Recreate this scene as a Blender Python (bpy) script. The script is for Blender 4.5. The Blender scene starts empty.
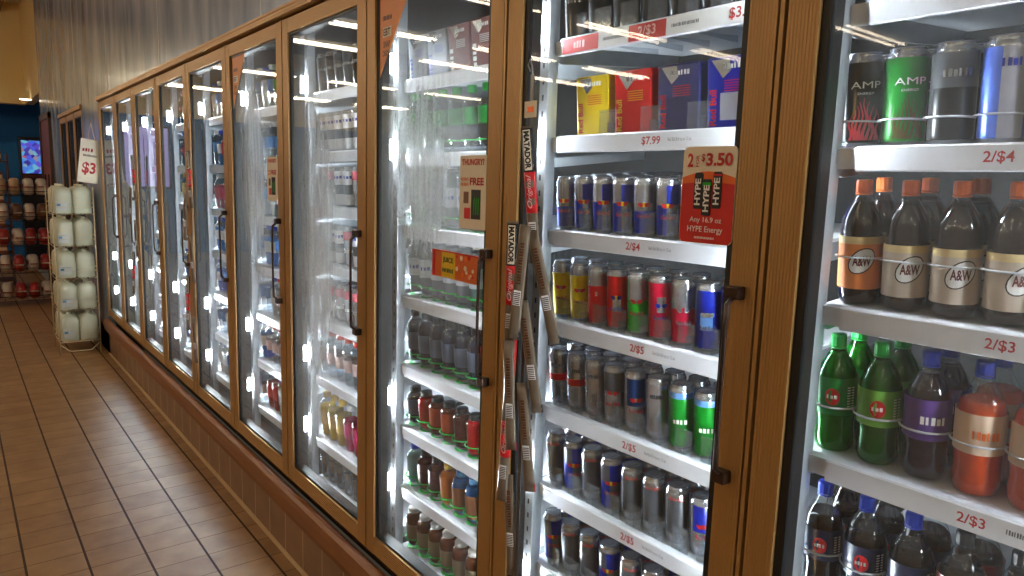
import bpy, bmesh, math, random
from mathutils import Vector, Matrix
random.seed(7)
S = bpy.context.scene
PI = math.pi
# ------------------------------------------------------------------ camera
EYE = 1.7014
cd = bpy.data.cameras.new('camera'); cam = bpy.data.objects.new('camera', cd); S.collection.objects.link(cam)
cd.sensor_width = 36.0; cd.lens = 36.0 * 706.08 / 1024; cd.clip_start = 0.02; cd.clip_end = 80
yaw, pitch, roll = 0.6720973, -0.1420852, 0.0307976
fw = Vector((math.sin(yaw) * math.cos(pitch), math.cos(yaw) * math.cos(pitch), math.sin(pitch)))
rt = Vector((math.cos(yaw), -math.sin(yaw), 0)); up = rt.cross(fw)
r2 = rt * math.cos(roll) + up * math.sin(roll); u2 = -rt * math.sin(roll) + up * math.cos(roll)
M = Matrix((r2, u2, -fw)).transposed().to_4x4(); M.translation = Vector((-1.1114, 0, EYE))
cam.matrix_world = M; S.camera = cam
# ------------------------------------------------------------------ world, exposure
w = bpy.data.worlds.new('store_air'); S.world = w; w.use_nodes = True
w.node_tree.nodes['Background'].inputs[0].default_value = (0.9, 0.7, 0.5, 1)
w.node_tree.nodes['Background'].inputs[1].default_value = 0.05
S.view_settings.view_transform = 'Standard'; S.view_settings.look = 'None'
S.view_settings.exposure = 0.0; S.view_settings.gamma = 1.0; S.view_settings.use_curve_mapping = False
S.cycles.max_bounces = 7; S.cycles.transparent_max_bounces = 24; S.cycles.diffuse_bounces = 4
S.cycles.glossy_bounces = 4; S.cycles.transmission_bounces = 5; S.cycles.sample_clamp_indirect = 4
S.cycles.caustics_reflective = False; S.cycles.caustics_refractive = False
S.cycles.use_denoising = True
LAMP = 340.0      # lenses of the cooler lamps
INNER = 60.0     # rear lens strips of the cooler lamps
TUBE = 7.5      # ceiling tubes
# ------------------------------------------------------------------ helpers
def link(o):
    S.collection.objects.link(o); return o
def lin(c):
    return tuple(((v / 12.92) if v <= 0.04045 else ((v + 0.055) / 1.055) ** 2.4) for v in c)
MC = {}
def mat(name, col, rough=0.5, metal=0.0, trans=0.0, emit=0.0, noise=0.06, scale=40.0, bump=0.0, spec=0.5, alpha=None, coat=0.0):
    """procedural principled material; colour given in sRGB"""
    if name in MC: return MC[name]
    m = bpy.data.materials.new(name); m.use_nodes = True; nt = m.node_tree; b = nt.nodes['Principled BSDF']
    c = lin(col)
    b.inputs['Roughness'].default_value = rough; b.inputs['Metallic'].default_value = metal
    b.inputs['Transmission Weight'].default_value = trans; b.inputs['Specular IOR Level'].default_value = spec
    b.inputs['Coat Weight'].default_value = coat
    if alpha is not None: b.inputs['Alpha'].default_value = alpha
    if emit:
        b.inputs['Base Color'].default_value = (*c, 1)
        b.inputs['Emission Color'].default_value = (*c, 1); b.inputs['Emission Strength'].default_value = emit
    else:
        tc = nt.nodes.new('ShaderNodeTexCoord'); n = nt.nodes.new('ShaderNodeTexNoise'); n.inputs['Scale'].default_value = scale
        nt.links.new(tc.outputs['Object'], n.inputs['Vector'])
        mr = nt.nodes.new('ShaderNodeMapRange'); mr.inputs['To Min'].default_value = 1 - noise; mr.inputs['To Max'].default_value = 1 + noise
        nt.links.new(n.outputs[0], mr.inputs['Value'])
        vm = nt.nodes.new('ShaderNodeVectorMath'); vm.operation = 'SCALE'; vm.inputs[0].default_value = c
        nt.links.new(mr.outputs[0], vm.inputs['Scale']); nt.links.new(vm.outputs[0], b.inputs['Base Color'])
        if bump:
            bp = nt.nodes.new('ShaderNodeBump'); bp.inputs['Strength'].default_value = bump; bp.inputs['Distance'].default_value = 0.01
            nt.links.new(n.outputs[0], bp.inputs['Height']); nt.links.new(bp.outputs[0], b.inputs['Normal'])
    MC[name] = m; return m

class MB:
    """mesh builder with material slots"""
    def __init__(s): s.v = []; s.f = []; s.m = []; s.mats = []; s.sm = []
    def mi(s, m):
        if m not in s.mats: s.mats.append(m)
        return s.mats.index(m)
    def face(s, idx, m, smooth=False): s.f.append(tuple(idx)); s.m.append(s.mi(m)); s.sm.append(smooth)
    def box(s, x0, x1, y0, y1, z0, z1, m):
        b = len(s.v)
        s.v += [(x, y, z) for x in (x0, x1) for y in (y0, y1) for z in (z0, z1)]
        for q in ((0, 1, 3, 2), (4, 6, 7, 5), (0, 4, 5, 1), (2, 3, 7, 6), (0, 2, 6, 4), (1, 5, 7, 3)): s.face([b + i for i in q], m)
        return s
    def bbox(s, x0, x1, y0, y1, z0, z1, m, r=0.003):
        """box with chamfered edges"""
        bm = bmesh.new(); bmesh.ops.create_cube(bm, size=1)
        for v in bm.verts: v.co = Vector(((x0 + x1) / 2 + v.co.x * (x1 - x0), (y0 + y1) / 2 + v.co.y * (y1 - y0), (z0 + z1) / 2 + v.co.z * (z1 - z0)))
        bmesh.ops.bevel(bm, geom=bm.edges[:], offset=r, segments=2, affect='EDGES', profile=0.6)
        s.addbm(bm, m); return s
    def addbm(s, bm, m, T=None, smooth=False):
        b = len(s.v); bm.verts.index_update()
        for v in bm.verts: s.v.append(tuple(T @ v.co) if T else tuple(v.co))
        for f in bm.faces: s.face([b + v.index for v in f.verts], m, smooth)
        bm.free()
    def lathe(s, prof, m, seg=20, c=(0, 0), mfun=None, cap=True, smooth=True, ph=0.0):
        """prof: list (r,z)"""
        b = len(s.v); n = len(prof)
        for r, z in prof:
            for k in range(seg):
                a = 2 * PI * k / seg + ph; s.v.append((c[0] + r * math.cos(a), c[1] + r * math.sin(a), z))
        for i in range(n - 1):
            for k in range(seg):
                k2 = (k + 1) % seg
                mm = mfun(2 * PI * (k + .5) / seg + ph, (prof[i][1] + prof[i + 1][1]) / 2) if mfun else m
                s.face((b + i * seg + k, b + i * seg + k2, b + (i + 1) * seg + k2, b + (i + 1) * seg + k), mm, smooth)
        if cap:
            mm = m
            s.face([b + k for k in range(seg)][::-1], mm); s.face([b + (n - 1) * seg + k for k in range(seg)], mm)
        return s
    def tube(s, pts, r, m, seg=8, closed=False):
        pts = [Vector(p) for p in pts]; b = len(s.v); n = len(pts); prev = None
        for i, p in enumerate(pts):
            if closed: t = pts[(i + 1) % n] - pts[i - 1]
            else: t = pts[min(i + 1, n - 1)] - pts[max(i - 1, 0)]
            t.normalize()
            if prev is None:
                a = Vector((0, 0, 1)) if abs(t.z) < .9 else Vector((1, 0, 0)); u = t.cross(a).normalized()
            else: u = (prev - t * prev.dot(t)).normalized()
            prev = u; v = t.cross(u)
            rr = r[i] if isinstance(r, (list, tuple)) else r
            for k in range(seg):
                a = 2 * PI * k / seg; s.v.append(tuple(p + (u * math.cos(a) + v * math.sin(a)) * rr))
        for i in range(n if closed else n - 1):
            j = (i + 1) % n
            for k in range(seg):
                k2 = (k + 1) % seg; s.face((b + i * seg + k, b + i * seg + k2, b + j * seg + k2, b + j * seg + k), m, True)
        if not closed:
            s.face([b + k for k in range(seg)][::-1], m); s.face([b + (n - 1) * seg + k for k in range(seg)], m)
        return s
    def prism(s, poly, ax, a0, a1, m, smooth=False):
        """poly: 2-D outline; ax: axis it is extruded along. x:(y,z) y:(x,z) z:(x,y)"""
        b = len(s.v); n = len(poly)
        for a in (a0, a1):
            for p, q in poly: s.v.append({'x': (a, p, q), 'y': (p, a, q), 'z': (p, q, a)}[ax])
        for i in range(n):
            j = (i + 1) % n; s.face((b + i, b + j, b + n + j, b + n + i), m, smooth)
        s.face([b + i for i in range(n)][::-1], m); s.face([b + n + i for i in range(n)], m); return s
    def build(s, name, parent=None, loc=None, rz=None):
        me = bpy.data.meshes.new(name); me.from_pydata(s.v, [], s.f)
        for m in s.mats: me.materials.append(m)
        me.polygons.foreach_set('material_index', s.m); me.polygons.foreach_set('use_smooth', s.sm)
        bm = bmesh.new(); bm.from_mesh(me); bmesh.ops.recalc_face_normals(bm, faces=bm.faces[:]); bm.to_mesh(me); bm.free()
        me.update()
        o = link(bpy.data.objects.new(name, me))
        if parent: o.parent = parent
        if loc is not None: o.location = loc
        if rz is not None: o.rotation_euler = (0, 0, rz)
        return o
def tag(o, label=None, cat=None, group=None, kind=None):
    if label: o['label'] = label
    if cat: o['category'] = cat
    if group: o['group'] = group
    if kind: o['kind'] = kind
    return o
def empty(name, loc, label=None, cat=None, group=None, rot=None):
    o = link(bpy.data.objects.new(name, None)); o.location = loc; o.empty_display_size = .05
    if rot: o.rotation_euler = rot
    return tag(o, label, cat, group)
def dup(root, loc, rz=None, parts=True):
    r = root.copy(); link(r); r.location = loc
    for k in ('label', 'group'):
        if k in r: del r[k]
    if rz is not None: r.rotation_euler = (0, 0, rz)
    if parts:
        for ch in root.children:
            c = ch.copy(); link(c); c.parent = r
            for g in ch.children:
                d = g.copy(); link(d); d.parent = c
    return r
_tc = {}
def text_geo(txt, bold=0.0):
    if (txt, bold) in _tc: return _tc[(txt, bold)]
    if txt.startswith('~'):          # print too small or too blurred to read in the photograph: a row of short strokes
        n = int(txt[1:]); vs = []; fs = []
        for k in range(n):
            a = -.5 + k / n; b_ = a + (.72 if (k * 7 + n) % 3 else .5) / n; t = .5 if (k * 5 + n) % 4 else .36; b0 = len(vs)
            vs += [(a, -.5), (b_, -.5), (b_, t), (a, t)]; fs.append((b0, b0 + 1, b0 + 2, b0 + 3))
        _tc[(txt, bold)] = (vs, fs, n * .62); return _tc[(txt, bold)]
    cu = bpy.data.curves.new('t', 'FONT'); cu.body = txt; cu.size = 1; cu.offset = bold; cu.resolution_u = 3
    o = bpy.data.objects.new('t', cu); S.collection.objects.link(o)
    dg = bpy.context.evaluated_depsgraph_get(); dg.update()
    me = bpy.data.meshes.new_from_object(o.evaluated_get(dg))
    vs = [v.co.copy() for v in me.vertices]; fs = [tuple(p.vertices) for p in me.polygons]
    bpy.data.objects.remove(o); bpy.data.curves.remove(cu); bpy.data.meshes.remove(me)
    x0 = min(v.x for v in vs); x1 = max(v.x for v in vs); y0 = min(v.y for v in vs); y1 = max(v.y for v in vs)
    vs = [((v.x - (x0 + x1) / 2) / (x1 - x0), (v.y - (y0 + y1) / 2) / (y1 - y0)) for v in vs]
    _tc[(txt, bold)] = (vs, fs, (x1 - x0) / (y1 - y0)); return _tc[(txt, bold)]
def sliced(txt, bold):
    """lettering cut into narrow strips so that it can follow a curve"""
    if (txt, bold, 's') in _tc: return _tc[(txt, bold, 's')]
    vs, fs, asp = text_geo(txt, bold); bm = bmesh.new(); bv = [bm.verts.new((x, y, 0)) for x, y in vs]
    for f in fs:
        try: bm.faces.new([bv[i] for i in f])
        except ValueError: pass
    for k in range(1, 24):
        bmesh.ops.bisect_plane(bm, geom=bm.verts[:] + bm.edges[:] + bm.faces[:], plane_co=(-.5 + k / 24, 0, 0), plane_no=(1, 0, 0))
    bm.verts.index_update(); r = ([(v.co.x, v.co.y) for v in bm.verts], [tuple(v.index for v in f.verts) for f in bm.faces]); bm.free()
    _tc[(txt, bold, 's')] = r; return r
def text(mb, txt, o, u, v, wd, ht, m, bold=0.0, cyl=None, skew=0.0):
    """put lettering of width wd and height ht centred at o along u, v.  cyl=(radius): u is the angle direction on a cylinder about z"""
    vs, fs, asp = text_geo(txt, bold)
    if cyl: vs, fs = sliced(txt, bold)
    if wd is None: wd = ht * asp
    b = len(mb.v); o = Vector(o); u = Vector(u); v = Vector(v)
    for x, y in vs:
        if cyl:
            R, a0 = cyl; a = a0 + (x * wd) / R * (1)     # o.z centre
            mb.v.append((R * math.cos(a), R * math.sin(a), o.z + y * ht))
        else: mb.v.append(tuple(o + u * ((x + skew * y) * wd) + v * (y * ht)))
    for f in fs: mb.face([b + i for i in f], m)
def ctext_v(mb, txt, R, a0, zc, length, height, m, bold=0.0):
    """lettering that reads upwards on a cylinder"""
    vs, fs, asp = text_geo(txt, bold); b = len(mb.v)
    for x, y in vs:
        a = a0 + (-y * height) / R * -1; mb.v.append((R * math.cos(a), R * math.sin(a), zc + x * length))
    for f in fs: mb.face([b + i for i in f], m)
UY = (0, -1, 0); UZ = (0, 0, 1)
def G(k): return 0.693 + 0.76 * k
ORD = ['first', 'second', 'third', 'fourth', 'fifth', 'sixth', 'seventh', 'eighth', 'ninth', 'tenth', 'eleventh', 'twelfth']
# ------------------------------------------------------------------ materials
def node_mat(name):
    m = bpy.data.materials.new(name); m.use_nodes = True; return m, m.node_tree, m.node_tree.nodes['Principled BSDF']
def N(nt, t, **k):
    n = nt.nodes.new(t)
    for a, b in k.items(): setattr(n, a, b)
    return n
def mth(nt, op, a, b=None, c=None):
    n = N(nt, 'ShaderNodeMath', operation=op)
    for i, x in enumerate((a, b, c)):
        if x is None: continue
        if isinstance(x, (int, float)): n.inputs[i].default_value = x
        else: nt.links.new(x, n.inputs[i])
    return n.outputs[0]
def floor_mat():
    m, nt, b = node_mat('floor_quarry_tile'); L = nt.links
    tc = N(nt, 'ShaderNodeTexCoord'); sx = N(nt, 'ShaderNodeSeparateXYZ'); L.new(tc.outputs['Object'], sx.inputs[0])
    fx = mth(nt, 'FRACT', mth(nt, 'DIVIDE', mth(nt, 'ADD', sx.outputs[0], 22.0), .2215)); fy = mth(nt, 'FRACT', mth(nt, 'DIVIDE', mth(nt, 'ADD', sx.outputs[1], 17.02 - 3.677), .1705))
    dx = mth(nt, 'ABSOLUTE', mth(nt, 'SUBTRACT', fx, .5)); dy = mth(nt, 'ABSOLUTE', mth(nt, 'SUBTRACT', fy, .5))
    gx = mth(nt, 'GREATER_THAN', dx, .478); gy = mth(nt, 'GREATER_THAN', dy, .484)
    ix = mth(nt, 'FLOOR', mth(nt, 'DIVIDE', mth(nt, 'ADD', sx.outputs[0], 22.0), .2215)); iy = mth(nt, 'FLOOR', mth(nt, 'DIVIDE', mth(nt, 'ADD', sx.outputs[1], 17.02 - 3.677), .1705))
    cx = N(nt, 'ShaderNodeCombineXYZ'); L.new(ix, cx.inputs[0]); L.new(iy, cx.inputs[1])
    wn = N(nt, 'ShaderNodeTexWhiteNoise'); L.new(cx.outputs[0], wn.inputs['Vector'])
    ns = N(nt, 'ShaderNodeTexNoise'); ns.inputs['Scale'].default_value = 9; ns.inputs['Detail'].default_value = 5; L.new(tc.outputs['Object'], ns.inputs['Vector'])
    k = mth(nt, 'ADD', mth(nt, 'MULTIPLY', wn.outputs[0], .22), mth(nt, 'MULTIPLY', ns.outputs[0], .9))
    cr = N(nt, 'ShaderNodeValToRGB'); L.new(k, cr.inputs[0])
    cr.color_ramp.elements[0].position = .3; cr.color_ramp.elements[0].color = (*lin((.53, .38, .24)), 1)
    cr.color_ramp.elements[1].position = .8; cr.color_ramp.elements[1].color = (*lin((.66, .51, .34)), 1)
    m1 = N(nt, 'ShaderNodeMix', data_type='RGBA'); L.new(gy, m1.inputs[0]); L.new(cr.outputs[0], m1.inputs[6]); m1.inputs[7].default_value = (*lin((.46, .33, .22)), 1)
    m2 = N(nt, 'ShaderNodeMix', data_type='RGBA'); L.new(gx, m2.inputs[0]); L.new(m1.outputs[2], m2.inputs[6]); m2.inputs[7].default_value = (*lin((.22, .12, .07)), 1)
    L.new(m2.outputs[2], b.inputs['Base Color'])
    gg = mth(nt, 'MAXIMUM', gx, gy)
    L.new(mth(nt, 'ADD', mth(nt, 'MULTIPLY', gg, .4), .38), b.inputs['Roughness'])
    bp = N(nt, 'ShaderNodeBump'); bp.inputs['Distance'].default_value = .002; bp.inputs['Strength'].default_value = .5
    L.new(mth(nt, 'SUBTRACT', 1.0, gg), bp.inputs['Height']); L.new(bp.outputs[0], b.inputs['Normal'])
    return m
def kick_mat():
    m, nt, b = node_mat('kick_tile'); L = nt.links
    tc = N(nt, 'ShaderNodeTexCoord'); sx = N(nt, 'ShaderNodeSeparateXYZ'); L.new(tc.outputs['Object'], sx.inputs[0])
    fy = mth(nt, 'FRACT', mth(nt, 'DIVIDE', mth(nt, 'ADD', sx.outputs[1], 20.5 - 3.423), .205))
    g = mth(nt, 'GREATER_THAN', mth(nt, 'ABSOLUTE', mth(nt, 'SUBTRACT', fy, .5)), .483)
    ns = N(nt, 'ShaderNodeTexNoise'); ns.inputs['Scale'].default_value = 7; L.new(tc.outputs['Object'], ns.inputs['Vector'])
    cr = N(nt, 'ShaderNodeValToRGB'); L.new(ns.outputs[0], cr.inputs[0])
    cr.color_ramp.elements[0].position = .3; cr.color_ramp.elements[0].color = (*lin((.46, .34, .25)), 1)
    cr.color_ramp.elements[1].position = .75; cr.color_ramp.elements[1].color = (*lin((.56, .43, .32)), 1)
    m1 = N(nt, 'ShaderNodeMix', data_type='RGBA'); L.new(g, m1.inputs[0]); L.new(cr.outputs[0], m1.inputs[6]); m1.inputs[7].default_value = (*lin((.78, .66, .52)), 1)
    L.new(m1.outputs[2], b.inputs['Base Color']); b.inputs['Roughness'].default_value = .45
    return m
def metal_wall_mat():
    m, nt, b = node_mat('embossed_aluminium_panel'); L = nt.links
    tc = N(nt, 'ShaderNodeTexCoord'); mp = N(nt, 'ShaderNodeMapping'); mp.inputs['Scale'].default_value = (1, 1.5, .4); L.new(tc.outputs['Object'], mp.inputs[0])
    ns = N(nt, 'ShaderNodeTexNoise'); ns.inputs['Scale'].default_value = 3; ns.inputs['Detail'].default_value = 6; L.new(mp.outputs[0], ns.inputs['Vector'])
    n2 = N(nt, 'ShaderNodeTexNoise'); n2.inputs['Scale'].default_value = 55; n2.inputs['Detail'].default_value = 2; L.new(tc.outputs['Object'], n2.inputs['Vector'])
    cr = N(nt, 'ShaderNodeValToRGB'); L.new(ns.outputs[0], cr.inputs[0])
    cr.color_ramp.elements[0].position = .3; cr.color_ramp.elements[0].color = (*lin((.56, .66, .79)), 1)
    cr.color_ramp.elements[1].position = .7; cr.color_ramp.elements[1].color = (*lin((.84, .90, .99)), 1)
    L.new(cr.outputs[0], b.inputs['Base Color']); b.inputs['Metallic'].default_value = .32
    L.new(mth(nt, 'ADD', mth(nt, 'MULTIPLY', ns.outputs[0], .2), .08), b.inputs['Roughness'])
    bp = N(nt, 'ShaderNodeBump'); bp.inputs['Distance'].default_value = .02; bp.inputs['Strength'].default_value = .25
    L.new(mth(nt, 'ADD', ns.outputs[0], mth(nt, 'MULTIPLY', n2.outputs[0], .12)), bp.inputs['Height']); L.new(bp.outputs[0], b.inputs['Normal'])
    return m
def glass_mat(name, yc, hw, zc, hz, fog, base=.02, seed=0.0):
    """thin door glass with a patch of condensation (and drips) centred at yc, zc on that pane"""
    m = bpy.data.materials.new(name); m.use_nodes = True; nt = m.node_tree; L = nt.links; nt.nodes.clear()
    out = N(nt, 'ShaderNodeOutputMaterial')
    tr = N(nt, 'ShaderNodeBsdfTransparent'); tr.inputs[0].default_value = (.95, .97, .96, 1)
    gl = N(nt, 'ShaderNodeBsdfGlossy'); gl.inputs['Roughness'].default_value = .02
    fr = N(nt, 'ShaderNodeFresnel'); fr.inputs['IOR'].default_value = 1.5
    mx = N(nt, 'ShaderNodeMixShader'); L.new(mth(nt, 'MINIMUM', mth(nt, 'MULTIPLY', mth(nt, 'MULTIPLY', fr.outputs[0], mth(nt, 'SUBTRACT', 1.0, N(nt, 'ShaderNodeNewGeometry').outputs['Backfacing'])), 1.05), .45), mx.inputs[0]); L.new(tr.outputs[0], mx.inputs[1]); L.new(gl.outputs[0], mx.inputs[2])
    df = N(nt, 'ShaderNodeBsdfDiffuse'); df.inputs[0].default_value = (.8, .82, .82, 1)
    tl = N(nt, 'ShaderNodeBsdfTranslucent'); tl.inputs[0].default_value = (.85, .87, .87, 1)
    ad = N(nt, 'ShaderNodeMixShader'); ad.inputs[0].default_value = .6; L.new(df.outputs[0], ad.inputs[1]); L.new(tl.outputs[0], ad.inputs[2])
    tc = N(nt, 'ShaderNodeTexCoord'); sx = N(nt, 'ShaderNodeSeparateXYZ'); L.new(tc.outputs['Object'], sx.inputs[0])
    dy = mth(nt, 'DIVIDE', mth(nt, 'SUBTRACT', sx.outputs[1], yc), hw); dz = mth(nt, 'DIVIDE', mth(nt, 'SUBTRACT', sx.outputs[2], zc), hz)
    d2 = mth(nt, 'ADD', mth(nt, 'MULTIPLY', dy, dy), mth(nt, 'MULTIPLY', dz, dz))
    g = mth(nt, 'POWER', 2.718, mth(nt, 'MULTIPLY', d2, -1.0))
    mp = N(nt, 'ShaderNodeMapping'); mp.inputs['Location'].default_value = (seed, seed * 3, 0); mp.inputs['Scale'].default_value = (1, 9, 1.3); L.new(tc.outputs['Object'], mp.inputs[0])
    ns = N(nt, 'ShaderNodeTexNoise'); ns.inputs['Scale'].default_value = 5; ns.inputs['Detail'].default_value = 4; L.new(mp.outputs[0], ns.inputs['Vector'])
    st = N(nt, 'ShaderNodeMapRange'); st.inputs['From Min'].default_value = .34; st.inputs['From Max'].default_value = .6; L.new(ns.outputs[0], st.inputs['Value'])
    st.inputs['To Min'].default_value = .62
    n2 = N(nt, 'ShaderNodeTexNoise'); n2.inputs['Scale'].default_value = 120; L.new(tc.outputs['Object'], n2.inputs['Vector'])
    sp = N(nt, 'ShaderNodeMapRange'); sp.inputs['From Min'].default_value = .3; sp.inputs['From Max'].default_value = .6; sp.inputs['To Min'].default_value = .75; L.new(n2.outputs[0], sp.inputs['Value'])
    f = mth(nt, 'ADD', mth(nt, 'MULTIPLY', mth(nt, 'MULTIPLY', mth(nt, 'MULTIPLY', g, st.outputs[0]), sp.outputs[0]), fog), base)
    fm = N(nt, 'ShaderNodeMixShader'); L.new(mth(nt, 'MINIMUM', f, .9), fm.inputs[0]); L.new(mx.outputs[0], fm.inputs[1]); L.new(ad.outputs[0], fm.inputs[2])
    L.new(fm.outputs[0], out.inputs[0]); return m
def clear_mat(name, tint, fres=1.45, rough=.08, k=1.0, milk=0.0):
    """thin clear plastic"""
    if name in MC: return MC[name]
    m = bpy.data.materials.new(name); m.use_nodes = True; nt = m.node_tree; L = nt.links; nt.nodes.clear()
    out = N(nt, 'ShaderNodeOutputMaterial'); tr = N(nt, 'ShaderNodeBsdfTransparent'); tr.inputs[0].default_value = (*tint, 1)
    gl = N(nt, 'ShaderNodeBsdfGlossy'); gl.inputs['Roughness'].default_value = rough
    fr = N(nt, 'ShaderNodeFresnel'); fr.inputs['IOR'].default_value = fres
    ns = N(nt, 'ShaderNodeTexNoise'); ns.inputs['Scale'].default_value = 60
    mx = N(nt, 'ShaderNodeMixShader'); L.new(mth(nt, 'MULTIPLY', mth(nt, 'MULTIPLY', fr.outputs[0], mth(nt, 'SUBTRACT', 1.0, N(nt, 'ShaderNodeNewGeometry').outputs['Backfacing'])), mth(nt, 'ADD', mth(nt, 'MULTIPLY', ns.outputs[0], .3 * k), .85 * k)), mx.inputs[0]); L.new(tr.outputs[0], mx.inputs[1]); L.new(gl.outputs[0], mx.inputs[2])
    last = mx
    if milk:
        df = N(nt, 'ShaderNodeBsdfDiffuse'); df.inputs[0].default_value = (.85, .9, .95, 1)
        m2 = N(nt, 'ShaderNodeMixShader'); m2.inputs[0].default_value = milk; L.new(mx.outputs[0], m2.inputs[1]); L.new(df.outputs[0], m2.inputs[2]); last = m2
    L.new(last.outputs[0], out.inputs[0]); MC[name] = m; return m
def juice_mat(name, col, tl=.35, rough=.08):
    """coloured drink behind clear plastic: glossy, lets some light through"""
    if name in MC: return MC[name]
    m, nt, b = node_mat(name); L = nt.links; c = lin(col)
    tc = N(nt, 'ShaderNodeTexCoord'); ns = N(nt, 'ShaderNodeTexNoise'); ns.inputs['Scale'].default_value = 14; L.new(tc.outputs['Object'], ns.inputs['Vector'])
    mr = N(nt, 'ShaderNodeMapRange'); mr.inputs['To Min'].default_value = .85; mr.inputs['To Max'].default_value = 1.15; L.new(ns.outputs[0], mr.inputs['Value'])
    vm = N(nt, 'ShaderNodeVectorMath', operation='SCALE'); vm.inputs[0].default_value = c; L.new(mr.outputs[0], vm.inputs['Scale'])
    L.new(vm.outputs[0], b.inputs['Base Color']); b.inputs['Roughness'].default_value = rough; b.inputs['Coat Weight'].default_value = .6
    t = N(nt, 'ShaderNodeBsdfTranslucent'); L.new(vm.outputs[0], t.inputs[0])
    mx = N(nt, 'ShaderNodeMixShader'); mx.inputs[0].default_value = tl; L.new(b.outputs[0], mx.inputs[1]); L.new(t.outputs[0], mx.inputs[2])
    L.new(mx.outputs[0], nt.nodes['Material Output'].inputs[0]); MC[name] = m; return m

def slotted_mat():
    m, nt, b = node_mat('slotted_steel'); L = nt.links
    tc = N(nt, 'ShaderNodeTexCoord'); sx = N(nt, 'ShaderNodeSeparateXYZ'); L.new(tc.outputs['Object'], sx.inputs[0])
    f = mth(nt, 'FRACT', mth(nt, 'DIVIDE', sx.outputs[2], .04)); a = mth(nt, 'LESS_THAN', f, .36); c = mth(nt, 'LESS_THAN', mth(nt, 'ABSOLUTE', sx.outputs[1]), .0032)
    ns = N(nt, 'ShaderNodeTexNoise'); ns.inputs['Scale'].default_value = 25; L.new(tc.outputs['Object'], ns.inputs['Vector'])
    cr = N(nt, 'ShaderNodeValToRGB'); L.new(ns.outputs[0], cr.inputs[0]); cr.color_ramp.elements[0].color = (*lin((.58, .60, .63)), 1); cr.color_ramp.elements[1].color = (*lin((.74, .76, .78)), 1)
    mx = N(nt, 'ShaderNodeMix', data_type='RGBA'); L.new(mth(nt, 'MULTIPLY', a, c), mx.inputs[0]); L.new(cr.outputs[0], mx.inputs[6]); mx.inputs[7].default_value = (.02, .02, .02, 1)
    L.new(mx.outputs[2], b.inputs['Base Color']); b.inputs['Metallic'].default_value = .4; b.inputs['Roughness'].default_value = .38
    return m
post_m = slotted_mat()
gold = mat('bronze_gold_aluminium', (.70, .54, .33), .42, .3, noise=.05, scale=6)
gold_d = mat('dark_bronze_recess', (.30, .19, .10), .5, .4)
gasket = mat('black_rubber', (.05, .05, .055), .5)
steel = mat('galvanised_steel', (.66, .68, .70), .36, .55, noise=.16, scale=30)
steel_d = mat('grey_inner_panel', (.09, .095, .105), .5, .2)
white_p = mat('white_enamel', (.88, .89, .92), .35, noise=.03)
rail_m = mat('white_price_rail', (.90, .90, .93), .3, noise=.02)
red_ink = mat('red_ink', (.72, .12, .12), .5)
grey_ink = mat('grey_ink', (.40, .40, .42), .6)
black_ink = mat('black_ink', (.06, .06, .06), .5)
white_ink = mat('white_ink', (.94, .94, .94), .5)
red_pl = mat('red_print', (.80, .10, .12), .35)
acry = clear_mat('clear_acrylic', (.88, .91, .94), 1.5, .08, 2.2, .05)
pet = clear_mat('clear_bottle_plastic', (.93, .95, .96), 1.5, .05, 1.5)
pet_g = clear_mat('green_bottle_plastic', (.35, .88, .40), 1.5, .05, 1.5)
wood = mat('brown_bumper_rail', (.50, .30, .15), .45, .05, noise=.10, scale=18)
bronze_h = mat('dark_bronze_handle', (.26, .20, .17), .28, .7)
lens = mat('lamp_lens', (.93, .97, 1.0), emit=LAMP)
lens2 = mat('rear_lamp_lens', (.93, .97, 1.0), emit=INNER)
# ------------------------------------------------------------------ room shell
def struct(name, mb): return tag(mb.build(name), kind='structure')
XR = -7.6; YB = -5.5
fl = MB(); fl.box(XR, 0.02, YB, 17.2, -.1, 0, floor_mat()); struct('floor', fl)
cream = mat('cream_wall_paint', (.93, .83, .60), .7, scale=3)
ceilm = mat('ceiling_board', (.86, .82, .76), .85, scale=5)
c_ = MB(); c_.box(XR, 1.6, YB, 17.2, 4.5, 4.6, ceilm); struct('ceiling', c_)
mw = metal_wall_mat()
m_ = MB(); m_.box(0, .06, YB, 12.6, 2.392, 4.5, mw); m_.box(0, .06, YB, -.072, 0, 2.392, mw); m_.box(0, .06, 7.54, 8.55, 0, 2.392, mw); m_.box(0, .06, 10.42, 12.6, 0, 2.392, mw)
m_.box(.06, .5, 12.5, 12.6, 0, 4.5, mw)
struct('wall_right', m_)
# seams of the metal panels
for k, y in enumerate((-.6, 1.3, 3.2, 5.1, 7.0, 8.9, 10.8)):
    t = MB(); t.box(-.002, 0, y, y + .012, 2.40, 4.5, steel); struct('trim_%d' % (k + 1), t)
blue = mat('dark_blue_wall', (.03, .42, .66), .6, scale=4)
b_ = MB(); b_.box(XR, 1.6, 17.0, 17.1, 0, 4.5, blue); struct('wall_back', b_)
b_ = MB(); b_.box(XR, .02, 15.0, 15.25, 2.85, 4.5, cream); b_.box(.0, .12, 12.62, 15.0, 2.85, 4.5, cream); struct('trim_8', b_)
b_ = MB(); b_.box(XR, -.26, 14.0, 15.0, 4.33, 4.5, mat('cornice_brown', (.52, .38, .24), .7)); struct('trim_9', b_)
b_ = MB(); b_.box(1.5, 1.6, YB, 17.1, 0, 4.5, steel_d); struct('wall_cooler_rear', b_)
b_ = MB(); b_.box(XR - .1, XR, YB, 17.1, 0, 4.5, mat('beige_wall', (.78, .72, .64), .8, scale=2)); struct('wall_left', b_)
b_ = MB(); b_.box(XR, 1.6, YB - .1, YB, 0, 4.5, mat('beige_wall', None)); struct('wall_front', b_)
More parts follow.
